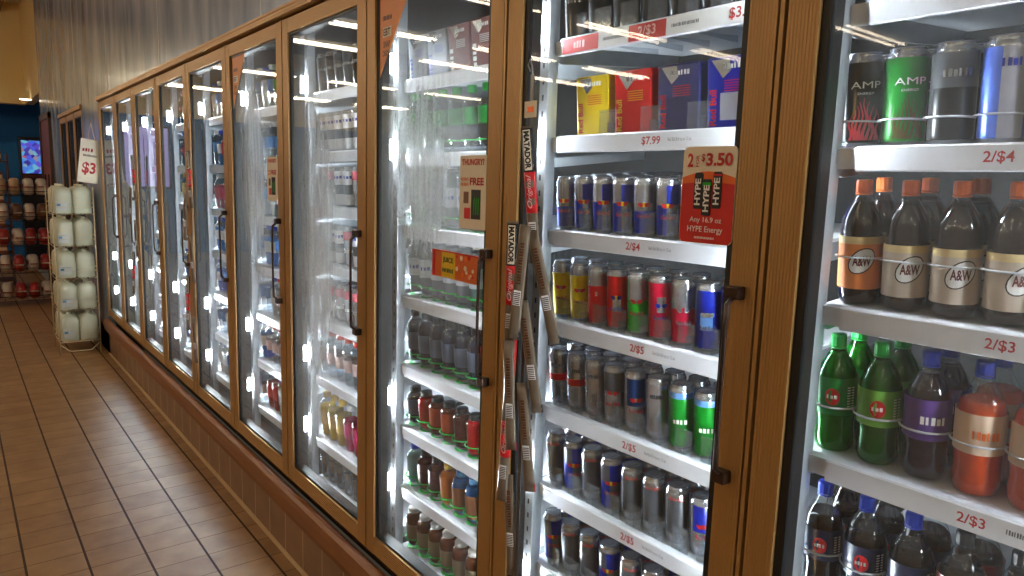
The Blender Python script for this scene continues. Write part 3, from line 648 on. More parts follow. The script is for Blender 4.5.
CAT = {
 'rb': CN((silver, quad(silver, c_blue), deco_emblem(red_pl, c_yel)), SS, 'small silver and blue slim can'),
 'rbf': CN((silver, band((.45, c_blue), (1, silver)), deco_emblem(red_pl, c_yel)), SS, 'small slim can, silver over blue'),
 'yel': CN((c_yel, band((.80, c_yel), (1, silver)), deco_emblem(red_pl, silver)), SL, 'yellow slim can with silver top'),
 'rsl': CN((c_red, band((.68, c_red), (1, silver)), deco_emblem(c_red, silver)), SL, 'red slim can with silver top'),
 'red': CN((c_red, patch(c_red, silver, .34, .55, .45), deco_emblem(c_blue, c_yel)), SL, 'red slim can with silver patch'),
 'grn': CN((c_grn, patch(c_grn, silver, .55, .95, 1.0), deco_emblem(red_pl, silver)), SL, 'bright green slim can with silver shoulder'),
 'mag': CN((c_mag, patch(c_mag, silver, .42, .68, .45), deco_emblem(c_blue, silver)), SL, 'crimson slim can with silver square'),
 'mgs': CN((c_mag, band((.55, c_mag), (1, silver)), deco_emblem(silver, c_mag)), SL, 'crimson slim can with silver top'),
 'blu': CN((c_blue, patch(c_blue, c_lbl, .32, .56, .5), deco_emblem(silver, silver)), SL, 'deep blue slim can with pale emblem'),
 'sv1': CN((silver, band((.5, silver), (.62, c_red), (1, silver)), deco_word('~6', c_gry)), SL, 'silver slim can with red band'),
 'svd': CN((silver, patch(silver, c_gry, .5, .95, 1.1), deco_emblem(red_pl, c_gry)), SL, 'silver slim can with grey upper panel'),
 'svb': CN((c_blue, patch(silver, mat('can_steel_blue', (.10, .26, .50), .3, .5), .45, .95, .9), deco_emblem(red_pl, silver)), SL, 'silver slim can with steel-blue upper panel'),
 'svp': CN((silver, None, deco_word('~8', c_gry)), SL, 'plain silver slim can'),
 'dgr': CN((c_dgr, patch(c_dgr, c_lbl, .82, .98, 3), deco_word('~4', white_ink, .45)), SL, 'green slim can with pale blue collar'),
 'tlb': CN((silver, quad(c_gry, c_blue, .5), deco_emblem(red_pl, c_yel)), SM, 'taller silver can with blue quarter'),
 'tls': CN((silver, patch(silver, c_gry, .2, .75, 1.0), deco_word('Red Bull', c_red, .82, 1.1, .3)), SM, 'taller silver can with ruled grey panel'),
 'tbl': CN((c_blue, patch(silver, c_blue, .45, .92, .9), deco_emblem(red_pl, red_pl)), SM, 'taller silver can with blue upper panel'),
 'blk': CN((c_blk, None, deco_word('~4', silver, .6)), TL, 'black tall can with silver lettering'),
 'ampr': CN((c_blk, None, deco_flame(mat('red_flame_print', (.90, .25, .32), .4), 'AMP')), TL, 'black tall can with red flame print'),
 'ampg': CN((c_dgr, None, deco_flame(c_olv, 'AMP')), TL, 'green tall can, silver word on top'),
 'blks': CN((c_gry, patch(c_gry, c_blk, .05, .55, 1.2), deco_word('~6', silver, .7)), TL, 'grey and black tall can'),
 'lbl': CN((c_lbl, patch(mat('can_periwinkle', (.35, .48, .90), .3, .4), mat('can_pale_grey', (.72, .72, .78), .3, .3), .0, .95, .55), deco_word('~6', c_blue, .75)), TL, 'periwinkle blue tall can'),
 'olv': CN((c_olv, None, deco_word('~6', silver, .75)), TL, 'olive-grey tall can'),
 'grk': CN((c_blk, band((.5, c_blk), (.8, c_dgr), (1, c_blk)), deco_word('~6', c_grn, .5)), TL, 'black and green tall can'),
 'wht': CN((c_wht, band((.3, c_wht), (.6, c_gry), (1, c_wht)), deco_word('~3', c_blue, .75)), TL, 'white tall can with grey band'),
 'pnk': CN((c_pink, band((.65, silver), (1, c_pink)), deco_word('~3', white_ink, .4)), TL, 'silver tall can with faded red top'),
 'cy': CTN('yellow four-can carton', c_yel, silver, 'Red Bull', red_pl), 'cr': CTN('red four-can carton', c_red, silver, 'Red Bull', c_yel),
 'cb': CTN('navy and grey four-can carton', mat('carton_navy', (.14, .16, .38), .4), silver, 'Red Bull', c_red), 'cs': CTN('blue and silver four-can carton', c_blue, silver, 'Red Bull', c_red),
 'cm': CTN('faded red-brown carton', mat('carton_maroon', (.48, .26, .26), .6), silver, '~4', white_ink), 'cg': CTN('pale grey carton', mat('carton_grey', (.62, .64, .70), .6), silver, '~5', c_blue),
 'aw': BT('orange-labelled root beer bottle, orange cap', r=.0347, liq=rootb, capm=cp_or, labm=lb('orange', (.93, .55, .30)), lab2=lb('cream', (.90, .80, .58)), lab=(.14, .56), letter='A&W', ink='oval', fill=.86),
 'awc': BT('cream-labelled root beer bottle, orange cap', r=.0347, liq=rootb, capm=cp_or, labm=lb('pale', (.80, .74, .68)), lab2=lb('cream', (.90, .80, .58)), lab=(.12, .52), letter='A&W', ink='oval', fill=.86),
 'gs': BT('green soda bottle, green label, red badge', liq=gsoda, capm=cp_gr, labm=lb('green', (.05, .48, .20)), lab=(.34, .66), letter='~3', ink='badge', shell=pet_g, fill=.86),
 'gs2': BT('green soda bottle with yellow-green label', liq=gsoda, capm=cp_gr, labm=lb('yellow_green', (.45, .70, .28)), lab=(.34, .64), letter='~3', ink='badge', shell=pet_g, fill=.86),
 'gp': BT('dark grape bottle, purple label, blue cap', liq=grape, capm=cp_bl, labm=lb('purple', (.40, .28, .58)), lab=(.34, .66), letter='~5', fill=.84),
 'os': BT('orange soda bottle, pale label, blue cap', liq=orange, capm=cp_bl, labm=lb('pale_peach', (.90, .78, .68)), lab=(.34, .64), letter='~6', ink=c_org, fill=.72),
 'co': BT('dark cola bottle, blue label, blue cap', liq=cola, capm=cp_bl, labm=lb('navy', (.10, .14, .28)), lab=(.34, .62), letter='~4', ink='badge', fill=.74),
 'cor': BT('dark cherry cola bottle with red label', liq=cola, capm=cp_bk, labm=lb('dark_red', (.48, .08, .08)), lab=(.3, .66), letter='~6', fill=.74),
 'clr': BT('clear grey bottle', r=.031, h=.205, liq=greyj, capm=cp_wh, labm=lb('pale_grey', (.72, .74, .76)), lab=(.3, .6), shape='round', fill=.84, letter='~3', ink=c_blue),
 'dkb': BT('dark-blue drink bottle', r=.031, h=.180, liq=silvj, capm=cp_bk, labm=lb('slate', (.30, .34, .42)), lab=(.25, .6), shape='round', fill=.84),
 'rdl': BT('dark bottle with bright red label', r=.031, h=.180, liq=dkred, capm=cp_bk, labm=lb('red', (.78, .10, .12)), lab=(.15, .75), shape='round', fill=.84),
 'rj': BT('short red juice bottle', r=.032, h=.130, liq=redj, capm=cp_bk, labm=None, shape='straight', fill=.86), 'bj': BT('short brown tea bottle', r=.032, h=.130, liq=brn, capm=cp_bk, labm=lb('rust', (.58, .24, .12)), lab=(.25, .75), shape='straight', fill=.86),
 'gj': BT('short slate-coloured bottle', r=.032, h=.130, liq=silvj, capm=cp_bk, labm=lb('slate', (.3, .34, .42)), lab=(.25, .7), shape='straight', fill=.86), 'kj': BT('short dark red bottle', r=.032, h=.130, liq=dkred, capm=cp_bk, labm=None, shape='straight', fill=.86),
 'tb': BT('tall pale teal bottle', r=.033, h=.142, liq=tealj, capm=cp_bl, labm=lb('teal', (.5, .68, .72)), lab=(.3, .7), shape='round', fill=.84), 'db': BT('tall dark maroon bottle', r=.033, h=.142, liq=dkred, capm=cp_bk, labm=lb('plum', (.28, .14, .16)), lab=(.2, .7), shape='round', fill=.84),
 'oj': BT('tall orange-brown bottle with yellow shoulder', r=.033, h=.142, liq=juice_mat('amber', (.82, .46, .12), .35), capm=cap('yellow', (.88, .70, .2)), labm=lb('amber', (.66, .36, .14)), lab=(.15, .7), shape='round', fill=.84), 'bb': BT('tall blue-topped bottle', r=.033, h=.142, liq=bluej, capm=cp_lb, labm=lb('brown', (.45, .28, .18)), lab=(.1, .66), shape='round', fill=.84),
 'wc': BT('white-capped tea bottle', r=.034, h=.142, liq=brn, capm=cp_wh, labm=lb('beige', (.55, .48, .38)), lab=(.2, .6), shape='straight', fill=.88),
 'yb': BT('yellow sports drink bottle', r=.035, h=.20, liq=yell, capm=cap('yellow', (.88, .70, .2)), labm=lb('gold', (.85, .70, .30)), lab=(.3, .62), shape='round'), 'mb': BT('magenta sports drink bottle', r=.035, h=.20, liq=magen, capm=cp_wh, labm=lb('magenta', (.72, .15, .38)), lab=(.3, .62), shape='round'),
 'rc': BT('clear bottle with red cap', r=.032, h=.205, liq=water, capm=cp_rd, labm=lb('pale_pink', (.82, .70, .70)), lab=(.3, .55), shape='straight'),
 'wb': BT('water bottle with blue label', r=.032, h=.205, liq=water, capm=cp_wh, labm=lb('blue', (.25, .50, .78)), lab=(.4, .66), shape='round'), 'cb2': BT('cyan drink bottle', r=.033, h=.20, liq=bluej, capm=cp_bl, labm=lb('white', (.86, .88, .90)), lab=(.35, .62), shape='round'),
 'ww': BT('milky white bottle', r=.034, h=.20, liq=juice_mat('milk', (.90, .90, .88), .4), capm=cp_bl, labm=lb('white', (.86, .88, .90)), lab=(.3, .65), shape='straight'), 'rr': BT('red drink bottle', r=.033, h=.20, liq=redj, capm=cp_wh, labm=lb('red', (.78, .10, .12)), lab=(.3, .62), shape='soda'),
 'gb': BT('green-labelled clear bottle', r=.031, h=.190, liq=water, capm=cp_gr, labm=lb('green', (.05, .48, .20)), lab=(.4, .66), shape='round'),
}
# shelves: door index -> list of (rail centre z, row of product keys from the left, pitch, rows deep, extras)
LAY = {
 0: [(2.005, ['blk'] * 7, .078, 1), (1.766, ['ampr', 'ampg', 'blks', 'lbl', 'olv', 'blk', 'grk'], .0725, 2), (1.490, ['aw', 'awc', 'awc', 'awc', 'awc', 'aw', 'awc'], .0775, 2),
     (1.212, ['gs', 'gs2', 'gp', 'os', 'os', 'os', 'gp'], .0785, 2), (.930, ['co', 'co', 'co', 'cor', 'cor', 'co', 'co'], .0785, 2), (.650, ['gp', 'gp', 'os', 'co', 'co', 'co', 'co'], .0785, 1)],
 1: [(2.045, ['blk', 'blk', 'grk', 'blk', 'blks', 'blk', 'grk'], .083, 2), (1.810, ['cy', 'cr', 'cb', 'cs'], .130, 1), (1.575, ['rbf', 'rb', 'rb', 'rb', 'rbf', 'rb', 'rbf', 'rb', 'rb'], .067, 5),
     (1.343, ['yel', 'yel', 'rsl', 'red', 'grn', 'mag', 'mgs', 'blu', 'blu'], .0660, 2), (1.108, ['sv1', 'sv1', 'svp', 'svd', 'svb', 'svp', 'dgr', 'dgr', 'svp'], .0680, 2), (.884, ['tls', 'tlb', 'tls', 'tlb', 'tls', 'tls', 'tls', 'tbl', 'tls'], .0690, 2), (.655, ['tlb', 'tls', 'tls', 'tlb', 'tls', 'tlb', 'tls', 'tls'], .072, 2), (.42, ['svp'] * 8, .072, 1)],
 2: [(2.02, ['cg', 'cg', 'cm', 'cm', 'cm'], .122, 1), (1.78, ['gb'] * 7, .080, 1), (1.540, ['clr'] * 8, .074, 1), (1.298, ['clr', 'clr', 'clr', 'clr', 'clr', 'clr', 'gb', 'clr'], .074, 2), (1.052, ['dkb', 'dkb', 'dkb', 'dkb', 'dkb', 'dkb', 'rdl', 'rdl'], .074, 2),
     (.826, ['gj', 'rj', 'bj', 'bj', 'kj', 'rj', 'rj', 'kj'], .074, 1), (.600, ['tb', 'db', 'db', 'oj', 'bb', 'bb', 'tb', 'db'], .074, 1), (.36, ['wc'] * 8, .076, 1)],
 3: [(2.04, ['blk'] * 7, .08, 1), (1.800, ['wht'] * 7, .08, 1), (1.579, ['wht', 'pnk', 'wht', 'wht', 'pnk', 'wht', 'wht'], .08, 1), (1.34, ['wht', 'wht', 'wht', 'pnk', 'wht', 'wht', 'wht'], .08, 1), (1.10, ['pnk'] * 7, .08, 1), (.84, ['rc'] * 7, .08, 1), (.556, ['yb', 'yb', 'yb', 'mb', 'mb', 'mb', 'mb'], .08, 1), (.36, ['svp'] * 7, .08, 1)],
 4: [(2.02, ['wb', 'ww', 'wb', 'gb', 'wb', 'ww', 'wb'], .08, 1), (1.75, ['wb'] * 7, .08, 1), (1.50, ['ww', 'wb', 'ww', 'rc', 'oj', 'wb', 'wb'], .08, 1), (1.25, ['wb', 'cb2', 'cb2', 'wb', 'ww', 'wb', 'wb'], .08, 1), (1.0, ['wb', 'wb', 'ww', 'rc', 'rc', 'wb', 'wb'], .08, 1), (.75, ['cb2', 'rc', 'rc', 'rc', 'rc', 'wb', 'wb'], .08, 1), (.50, ['rc', 'rr', 'rr', 'ww', 'ww', 'wb', 'ww'], .08, 1)],
 5: [(2.02, ['ww', 'wb', 'wb', 'cb2', 'wb', 'ww'], .08, 1), (1.75, ['wb', 'cb2', 'rr', 'ww', 'cb2', 'wb'], .08, 1), (1.50, ['rr', 'rr', 'mb', 'wb', 'rr', 'rr'], .08, 1), (1.25, ['cb2', 'cb2', 'ww', 'cb2', 'cb2', 'cb2'], .08, 1), (1.0, ['cb2', 'wb', 'wb', 'cb2', 'wb', 'cb2'], .08, 1), (.75, ['wb', 'wb', 'ww', 'ww', 'wb', 'wb'], .08, 1), (.50, ['ww', 'ww', 'wb', 'wb', 'ww', 'ww'], .08, 1)],
}
for k in range(6, 10):
    rnd = random.Random(k)
    LAY[k] = [(z, [rnd.choice(['ww', 'wb', 'rr', 'cb2', 'rc', 'yb', 'co']) for _ in range(5)], .08, 1) for z in (2.02, 1.75, 1.50, 1.25, 1.0, .75, .50)]
PRICE = {(0, 1): ('2/$4', .384), (0, 2): ('2/$3', .352), (0, 3): ('2/$3', .36), (0, 4): ('2/$3', .36), (1, 1): ('$7.99', 1.047), (1, 2): ('2/$4', 1.082), (1, 3): ('2/$5', 1.053), (1, 4): ('2/$5', 1.060), (1, 5): ('2/$5', 1.050), (1, 6): ('2/$5', 1.05)}
green_ring = mat('green_plastic_ring', (.10, .78, .30), .4); wire_w = mat('white_wire', (.80, .82, .86), .35)
SLOPE = .085
OFF = {(0, 1): .022, (0, 3): .019, (0, 4): .017, (1, 1): -.070}
def make_shelf(i, s, zc, n, pitch, keys, far):
    y1 = G(i) - .055; y0 = G(i - 1) + .055
    r = empty('cooler_shelf', (0, y1, zc), None, 'shelf')
    def L(mb): mb.v = [(x, y - y1, z - zc) for x, y, z in mb.v]; return mb
    d = MB(); d.prism([(.118, zc + .012), (.62, zc + .012 + .502 * SLOPE), (.62, zc + .020 + .502 * SLOPE), (.118, zc + .020)], 'y', y0, y1, white_p)
    d.prism([(.108, zc - .016), (.118, zc - .016), (.118, zc + .018), (.126, zc + .0195), (.118, zc + .0215), (.104, zc + .018)], 'y', y0, y1, white_p); L(d).build('deck', r)
    a = G(i) - .098; b = G(i - 1) + .098
    p = MB(); p.prism([(.098, zc - .019), (.103, zc - .021), (.108, zc - .018), (.104, zc + .020), (.098, zc + .0215), (.0955, zc + .018)], 'y', b, a, rail_m)
    L(p).build('price_rail', r)
    for sgn, yy in ((1, y1), (-1, y0)):
        q = MB(); q.prism([(.10, zc + .012), (.60, zc + .012 + .47 * SLOPE), (.60, zc - .02 + .47 * SLOPE), (.14, zc - .030), (.10, zc - .022)], 'y', yy - .002, yy + .002, steel); L(q).build('bracket', r)
    if far: return r
    # per-facing hardware
    r0 = CAT[keys[0]][3]; f = G(i) - .060 - (.055 if CAT[keys[0]][2] == 'carton' else r0) + OFF.get((i, s), 0)
    for j in range(n):
        y = f - j * pitch
        rr = CAT[keys[j]][3]
        if i == 1:
            if s == 1 and False: continue
            q = MB(); h = .058; xx = .1185
            z_ = zc + .021; e = rr * .8 if s != 1 else .028
            # clear U shaped front stop with thin side fins
            o_ = y - pitch / 2
            q.prism([(xx, o_ - e), (xx + .0015, o_ - e), (xx + .0015, o_ + e), (xx, o_ + e)], 'z', z_, z_ + h * .92, acry)
            q.prism([(xx - .0015, z_ + h - .006), (xx + .002, z_ + h - .006), (xx + .002, z_ + h), (xx - .0015, z_ + h)], 'y', o_ - e, o_ + e, acry)
            q.box(xx, xx + .30, o_ - .0006, o_ + .0006, z_, z_ + h * .5, acry)
            L(q).build('clear_divider', r)
        elif i in (0, 2) and CAT[keys[0]][2] != 'carton':
            m = wire_w if i == 0 else green_ring; zr = zc + (.108 if CAT[keys[0]][2] == 'bottle' else .065) if i == 0 else zc + .058
            if i == 0 and s in (3, 4, 5): zr = zc + .112
            q = MB(); pts = []
            X = .1285 + rr
            for k in range(9):
                a_ = PI / 2 + PI * k / 8; pts.append((X - (.0085 if i == 0 else .003) + (rr + (.009 if i == 0 else .007)) * math.cos(a_), y + min(pitch / 2, rr + .006) * math.sin(a_), zr))
            q.tube(pts, .0019 if i == 0 else .0022, m, 6)
            if i == 2:
                q.lathe([(rr * .7, zc + .0205), (rr * 1.0, zc + .0205), (rr * 1.0, zc + .0235), (rr * .7, zc + .0235)], m, 12, c=(X, y), cap=False)
            L(q).build('retaining_ring', r)
    return r
def place_row(i, s, zc, keys, pitch, deep, nmax=99):
    cat0 = CAT[keys[0]][2]
    r0 = CAT[keys[0]][3]; f = G(i) - .060 - r0 + OFF.get((i, s), 0)
    for j, key in enumerate(keys):
        for dpt in range(deep):
            ent = proto(key); _, wd, cat, rad, hh = CAT[key]
            y = f - j * pitch; x = .1285 + rad + dpt * (rad * 2 + .006) if cat != 'carton' else .190
            z = zc + .0205
            if i == 2 and cat == 'bottle': z = zc + .0285
            z = max(z, .345) + (x - .118) * SLOPE
            rz = random.uniform(-.12, .12) if cat != 'carton' else random.uniform(-.02, .02)
            full = dpt == 0 and i <= 4
            if not ent[1]:
                o = ent[0]; ent[1] = True; o.location = (x, y, z)
            else:
                o = dup(ent[0], (x, y, z), parts=True)
            o.rotation_mode = 'ZYX' if False else 'XYZ'; o.rotation_euler = (0, 0, rz); o.rotation_euler = (Matrix.Rotation(-math.atan(SLOPE), 3, 'Y') @ Matrix.Rotation(rz, 3, 'Z')).to_euler()
            if not full and i > 4:
                pass
            SHN = ORD[s] + ' shelf'
            if dpt == 0: lab = '%s, %s from left, %s, %s door' % (wd, ORD[j], SHN, DOORN[i])
            elif dpt == 1: lab = '%s behind the %s from left, %s, %s door' % (wd, ORD[j], SHN, DOORN[i])
            else: lab = '%s %s back, %s from left, %s, %s door' % (wd, ORD[dpt], ORD[j], SHN, DOORN[i])
            tag(o, lab, cat, '%ss on the %s of the %s cooler door' % (cat, SHN, DOORN[i]))
for i in range(10):
    for s, (zc, keys, pitch, deep) in enumerate(LAY[i]):
        r = make_shelf(i, s, zc, len(keys), pitch, keys, i > 2)
        tag(r, 'white wire-fronted shelf, %s from top, behind the %s cooler door' % (ORD[s], DOORN[i]), None, 'shelves behind the %s cooler door' % DOORN[i])
        r['label'] = 'white shelf with price rail, %s from the top, behind the %s cooler door' % (ORD[s], DOORN[i])
        if (i, s) in PRICE:
            t, y = PRICE[(i, s)]; e = MB(); sz = .020 if i == 1 else .019
            text(e, t, (.0950, y, zc), UY, UZ, None, sz, red_ink, .015)
            text(e, 'Red Bull 8.4 oz or 12 oz' if i == 1 else '~18', (.0950, y - .078, zc + .002), UY, UZ, .062, .008, grey_ink)
            e.v = [(x, yy - (G(i) - .055), z - zc) for x, yy, z in e.v]; e.build('price_lettering', r)
        if (i, s) == (1, 0):
            e = MB()
            def B_(a, b, m): e.box(.0945, .0957, b, a, zc - .0175, zc + .0175, m)
            B_(1.345, 1.222, red_pl); B_(1.222, 1.128, white_ink); B_(1.128, 1.022, red_pl); B_(1.022, .79, white_ink)
            e.v = [(x, yy - (G(i) - .055), z - zc) for x, yy, z in e.v]; e.build('price_ticket', r)
            e = MB(); text(e, '2/$3', (.0938, 1.075, zc), UY, UZ, None, .024, mat('pale_pink_ink', (.95, .70, .70), .5), .015); text(e, '~4', (.0938, 1.285, zc), UY, UZ, None, .016, MC['pale_pink_ink'])
            text(e, '$3.50', (.0938, .835, zc), UY, UZ, None, .024, red_ink, .015); text(e, '~21', (.0938, 1.172, zc), UY, UZ, .07, .007, grey_ink); text(e, '~18', (.0938, .972, zc), UY, UZ, .07, .007, grey_ink)
            e.v = [(x, yy - (G(i) - .055), z - zc) for x, yy, z in e.v]; e.build('price_lettering', r)
        place_row(i, s, zc, keys, pitch, deep)
# ------------------------------------------------------------------ signs on the doors
cream_p = mat('cream_card', (.96, .92, .83), .55)
def card(name, y0, y1, z0, z1, m, x=-.004, r=.012, tilt=0.0, label=None, cat='sign', t=.0016):
    """upright card; y0 is its left edge (far), y1 its right edge"""
    o = empty(name, (x, (y0 + y1) / 2, (z0 + z1) / 2), label, cat)
    o.rotation_euler = (tilt, 0, 0)
    w2, h2 = (y0 - y1) / 2, (z1 - z0) / 2; pts = []
    for cy, cz, a0 in ((w2 - r, h2 - r, 0), (-w2 + r, h2 - r, 90), (-w2 + r, -h2 + r, 180), (w2 - r, -h2 + r, 270)):
        for k in range(4):
            a = math.radians(a0 + 30 * k); pts.append((cy + r * math.cos(a), cz + r * math.sin(a)))
    b = MB(); b.prism(pts, 'x', 0, t, m); b.build('card', o); return o, w2, h2
# price sign: HYPE
o, w2, h2 = card('promotion_sign', .884, .7635, 1.606, 1.788, cream_p, x=.006, label='red and cream two-for sign taped on the second cooler door glass')
p = MB(); n = 10; top = [(w2 - .001 - k * (2 * w2 - .002) / n, h2 * .36 + .012 * math.sin(PI * k / n)) for k in range(n + 1)]
low = [(-w2 + .001, -h2 + .008), (-w2 + .008, -h2 + .001), (w2 - .008, -h2 + .001), (w2 - .001, -h2 + .008)]
p.prism(top + low, 'x', -.0008, 0, mat('sign_red', (.80, .13, .12), .35)); p.build('red_panel', o)
p = MB(); p.prism(top + [(y, z - .012 - .008 * math.sin(PI * (k) / n)) for k, (y, z) in reversed(list(enumerate(top)))], 'x', -.0010, -.0002, mat('sign_orange', (.92, .42, .12), .4)); p.build('orange_band', o)
t = MB(); X = -.0016
text(t, '2', (X, w2 * .70, h2 * .72), UY, UZ, .013, .026, red_ink, .03); text(t, 'FOR', (X, w2 * .43, h2 * .70), (0, 0, 1), (0, 1, 0), .022, .007, red_ink, .01)
text(t, '$', (X, w2 * .22, h2 * .76), UY, UZ, .008, .016, red_ink, .02); text(t, '3.50', (X, -w2 * .38, h2 * .73), UY, UZ, .058, .024, red_ink, .035)
text(t, 'Any 16.9 oz', (X, 0, -h2 * .52), UY, UZ, .072, .013, white_ink, .01); text(t, 'HYPE Energy', (X, 0, -h2 * .72), UY, UZ, .080, .0145, white_ink, .01); text(t, '~19', (X, 0, -h2 * .88), UY, UZ, .045, .004, white_ink)
t.build('sign_lettering', o)
for yy, zz in ((.020, .006), (-.022, .008), (0, -.006)):
    c = MB(); hw = .0095; z0 = zz - .032; z1 = zz + .036
    c.prism([(yy + hw, z0 + .003), (yy + hw, z1 - .004), (yy + hw * .75, z1), (yy - hw * .75, z1), (yy - hw, z1 - .004), (yy - hw, z0 + .003), (yy - hw * .8, z0), (yy + hw * .8, z0)], 'x', -.0022 - (.001 if yy == 0 else 0), -.001, black_ink)
    if yy == 0: c.box(-.0034, -.003, -hw, hw, z1 - .012, z1 - .006, c_grn)
    if yy < 0: c.box(-.0025, -.002, yy - hw, yy + hw, z1 - .008, z1 - .004, red_pl)
    text(c, 'HYPE', (-.0036, yy, zz), (0, 0, 1), (0, 1, 0), .050, .013, white_ink, .03); c.build('pictured_can', o)
# cream sign THUNGRY?
def cream_sign(y0, y1, z0, z1, lab, x=.006, full=True):
    o, w2, h2 = card('promotion_sign', y0, y1, z0, z1, cream_p, x=x, r=.004, label=lab)
    t = MB(); X = -.0008
    text(t, 'THUNGRY?', (X, 0, h2 * .82), UY, UZ, w2 * 1.7, h2 * .17, red_ink, .04); text(t, 'FREE', (X, -w2 * .32, h2 * .30), UY, UZ, w2 * 1.05, h2 * .20, red_ink, .04)
    text(t, '~7', (X, w2 * .60, h2 * .36), UY, UZ, w2 * .6, h2 * .09, mat('orange_ink', (.90, .5, .3), .5)); text(t, '~7', (X, w2 * .60, h2 * .22), UY, UZ, w2 * .6, h2 * .09, MC['orange_ink'])
    t.build('sign_lettering', o)
    c = MB(); c.box(-.0008, 0, -w2 * .62, w2 * .08, -h2 * .72, h2 * .08, black_ink); c.build('pictured_can', o)
    c = MB()
    for k in range(3):
        yy = -w2 * (.12 + .16 * k); c.prism([(yy, -h2 * .6), (yy - w2 * .05, -h2 * .6), (yy - w2 * .08, -h2 * .1), (yy, -h2 * .2)], 'x', -.0014, -.0006, c_grn)
    c.build('claw_print', o)
    c = MB(); c.bbox(-.0012, 0, w2 * .3, w2 * .66, -h2 * .3, h2 * .02, mat('snack_print', (.45, .28, .15), .5), .0004); c.bbox(-.0012, 0, w2 * .15, w2 * .6, -h2 * .72, -h2 * .42, red_pl, .0004); c.build('pictured_snack', o)
cream_sign(1.652, 1.528, 1.583, 1.783, 'cream promotion card reading FREE on the third cooler door, above the banner')
cream_sign(3.185, 3.060, 1.608, 1.800, 'small cream promotion card at the right edge of the fifth cooler door')
# juice banner
o, w2, h2 = card('juice_banner', 1.775, 1.525, 1.437, 1.515, mat('banner_orange', (.86, .42, .16), .4), x=-.010, r=.002, label='orange and yellow JUICE banner strapped to the third cooler door handle'); o.rotation_euler = (.0, 0, -.06)
c = MB(); c.box(-.001, 0, -w2 * .05, w2 * .55, -h2 * .95, h2 * .95, mat('banner_yellow', (.92, .76, .10), .4)); c.build('yellow_panel', o)
c = MB(); rnd = random.Random(2)
for k in range(14):
    yy = rnd.uniform(-w2 * .95, -w2 * .1); zz = rnd.uniform(-h2 * .8, h2 * .8); q = rnd.uniform(.004, .008)
    c.prism([(yy + q * math.cos(a * PI / 3), zz + q * math.sin(a * PI / 3)) for a in range(6)], 'x', -.0012, 0, rnd.choice([red_pl, c_org, cream_p]))
c.build('fruit_print', o)
c = MB(); text(c, 'JUICE', (-.002, w2 * .25, h2 * .30), UY, UZ, w2 * .46, h2 * .5, mat('green_ink', (.12, .30, .10), .5), .03); text(c, '~7', (-.002, w2 * .25, -h2 * .42), UY, UZ, w2 * .5, h2 * .3, MC['green_ink'], .02)
c.box(-.0014, 0, w2 * .88, w2, -h2, h2, red_pl); c.box(-.0014, 0, -w2, w2, h2 * .9, h2, red_pl); c.build('banner_lettering', o)
# corner stickers
def sticker(yl, yr, z1, z0, lab):
    o = empty('corner_sticker', (.0095, yl, z1), lab, 'sticker')
    b = MB(); b.prism([(0, 0), (yr - yl, 0), (yr - yl, -.01), (0, z0 - z1)], 'x', 0, .0012, mat('sticker_orange', (.88, .52, .16), .45)); b.build('backing', o)
    b = MB(); b.box(-.0008, 0, -.075, -.020, -.118, -.088, cream_p); b.build('cream_box', o)
    t = MB(); text(t, 'EBT', (-.0014, -.0475, -.103), UY, UZ, .045, .022, mat('brown_ink', (.35, .18, .08), .5), .03)
    text(t, 'SNAP', (-.0008, -.046, -.140), UY, UZ, .042, .020, MC['brown_ink'], .02); text(t, 'CARDS', (-.0008, -.040, -.168), UY, UZ, .040, .018, MC['brown_ink'], .02); text(t, '~9', (-.0008, -.05, -.06), UY, UZ, .06, .014, MC['brown_ink'], .01); t.build('sticker_lettering', o)
sticker(G(2) - .0815, G(2) - .262, 2.279, 2.04, 'orange triangular sticker in the top corner of the third cooler door')
sticker(G(4) - .0815, G(4) - .262, 2.279, 2.04, 'orange triangular sticker in the top corner of the fifth cooler door')
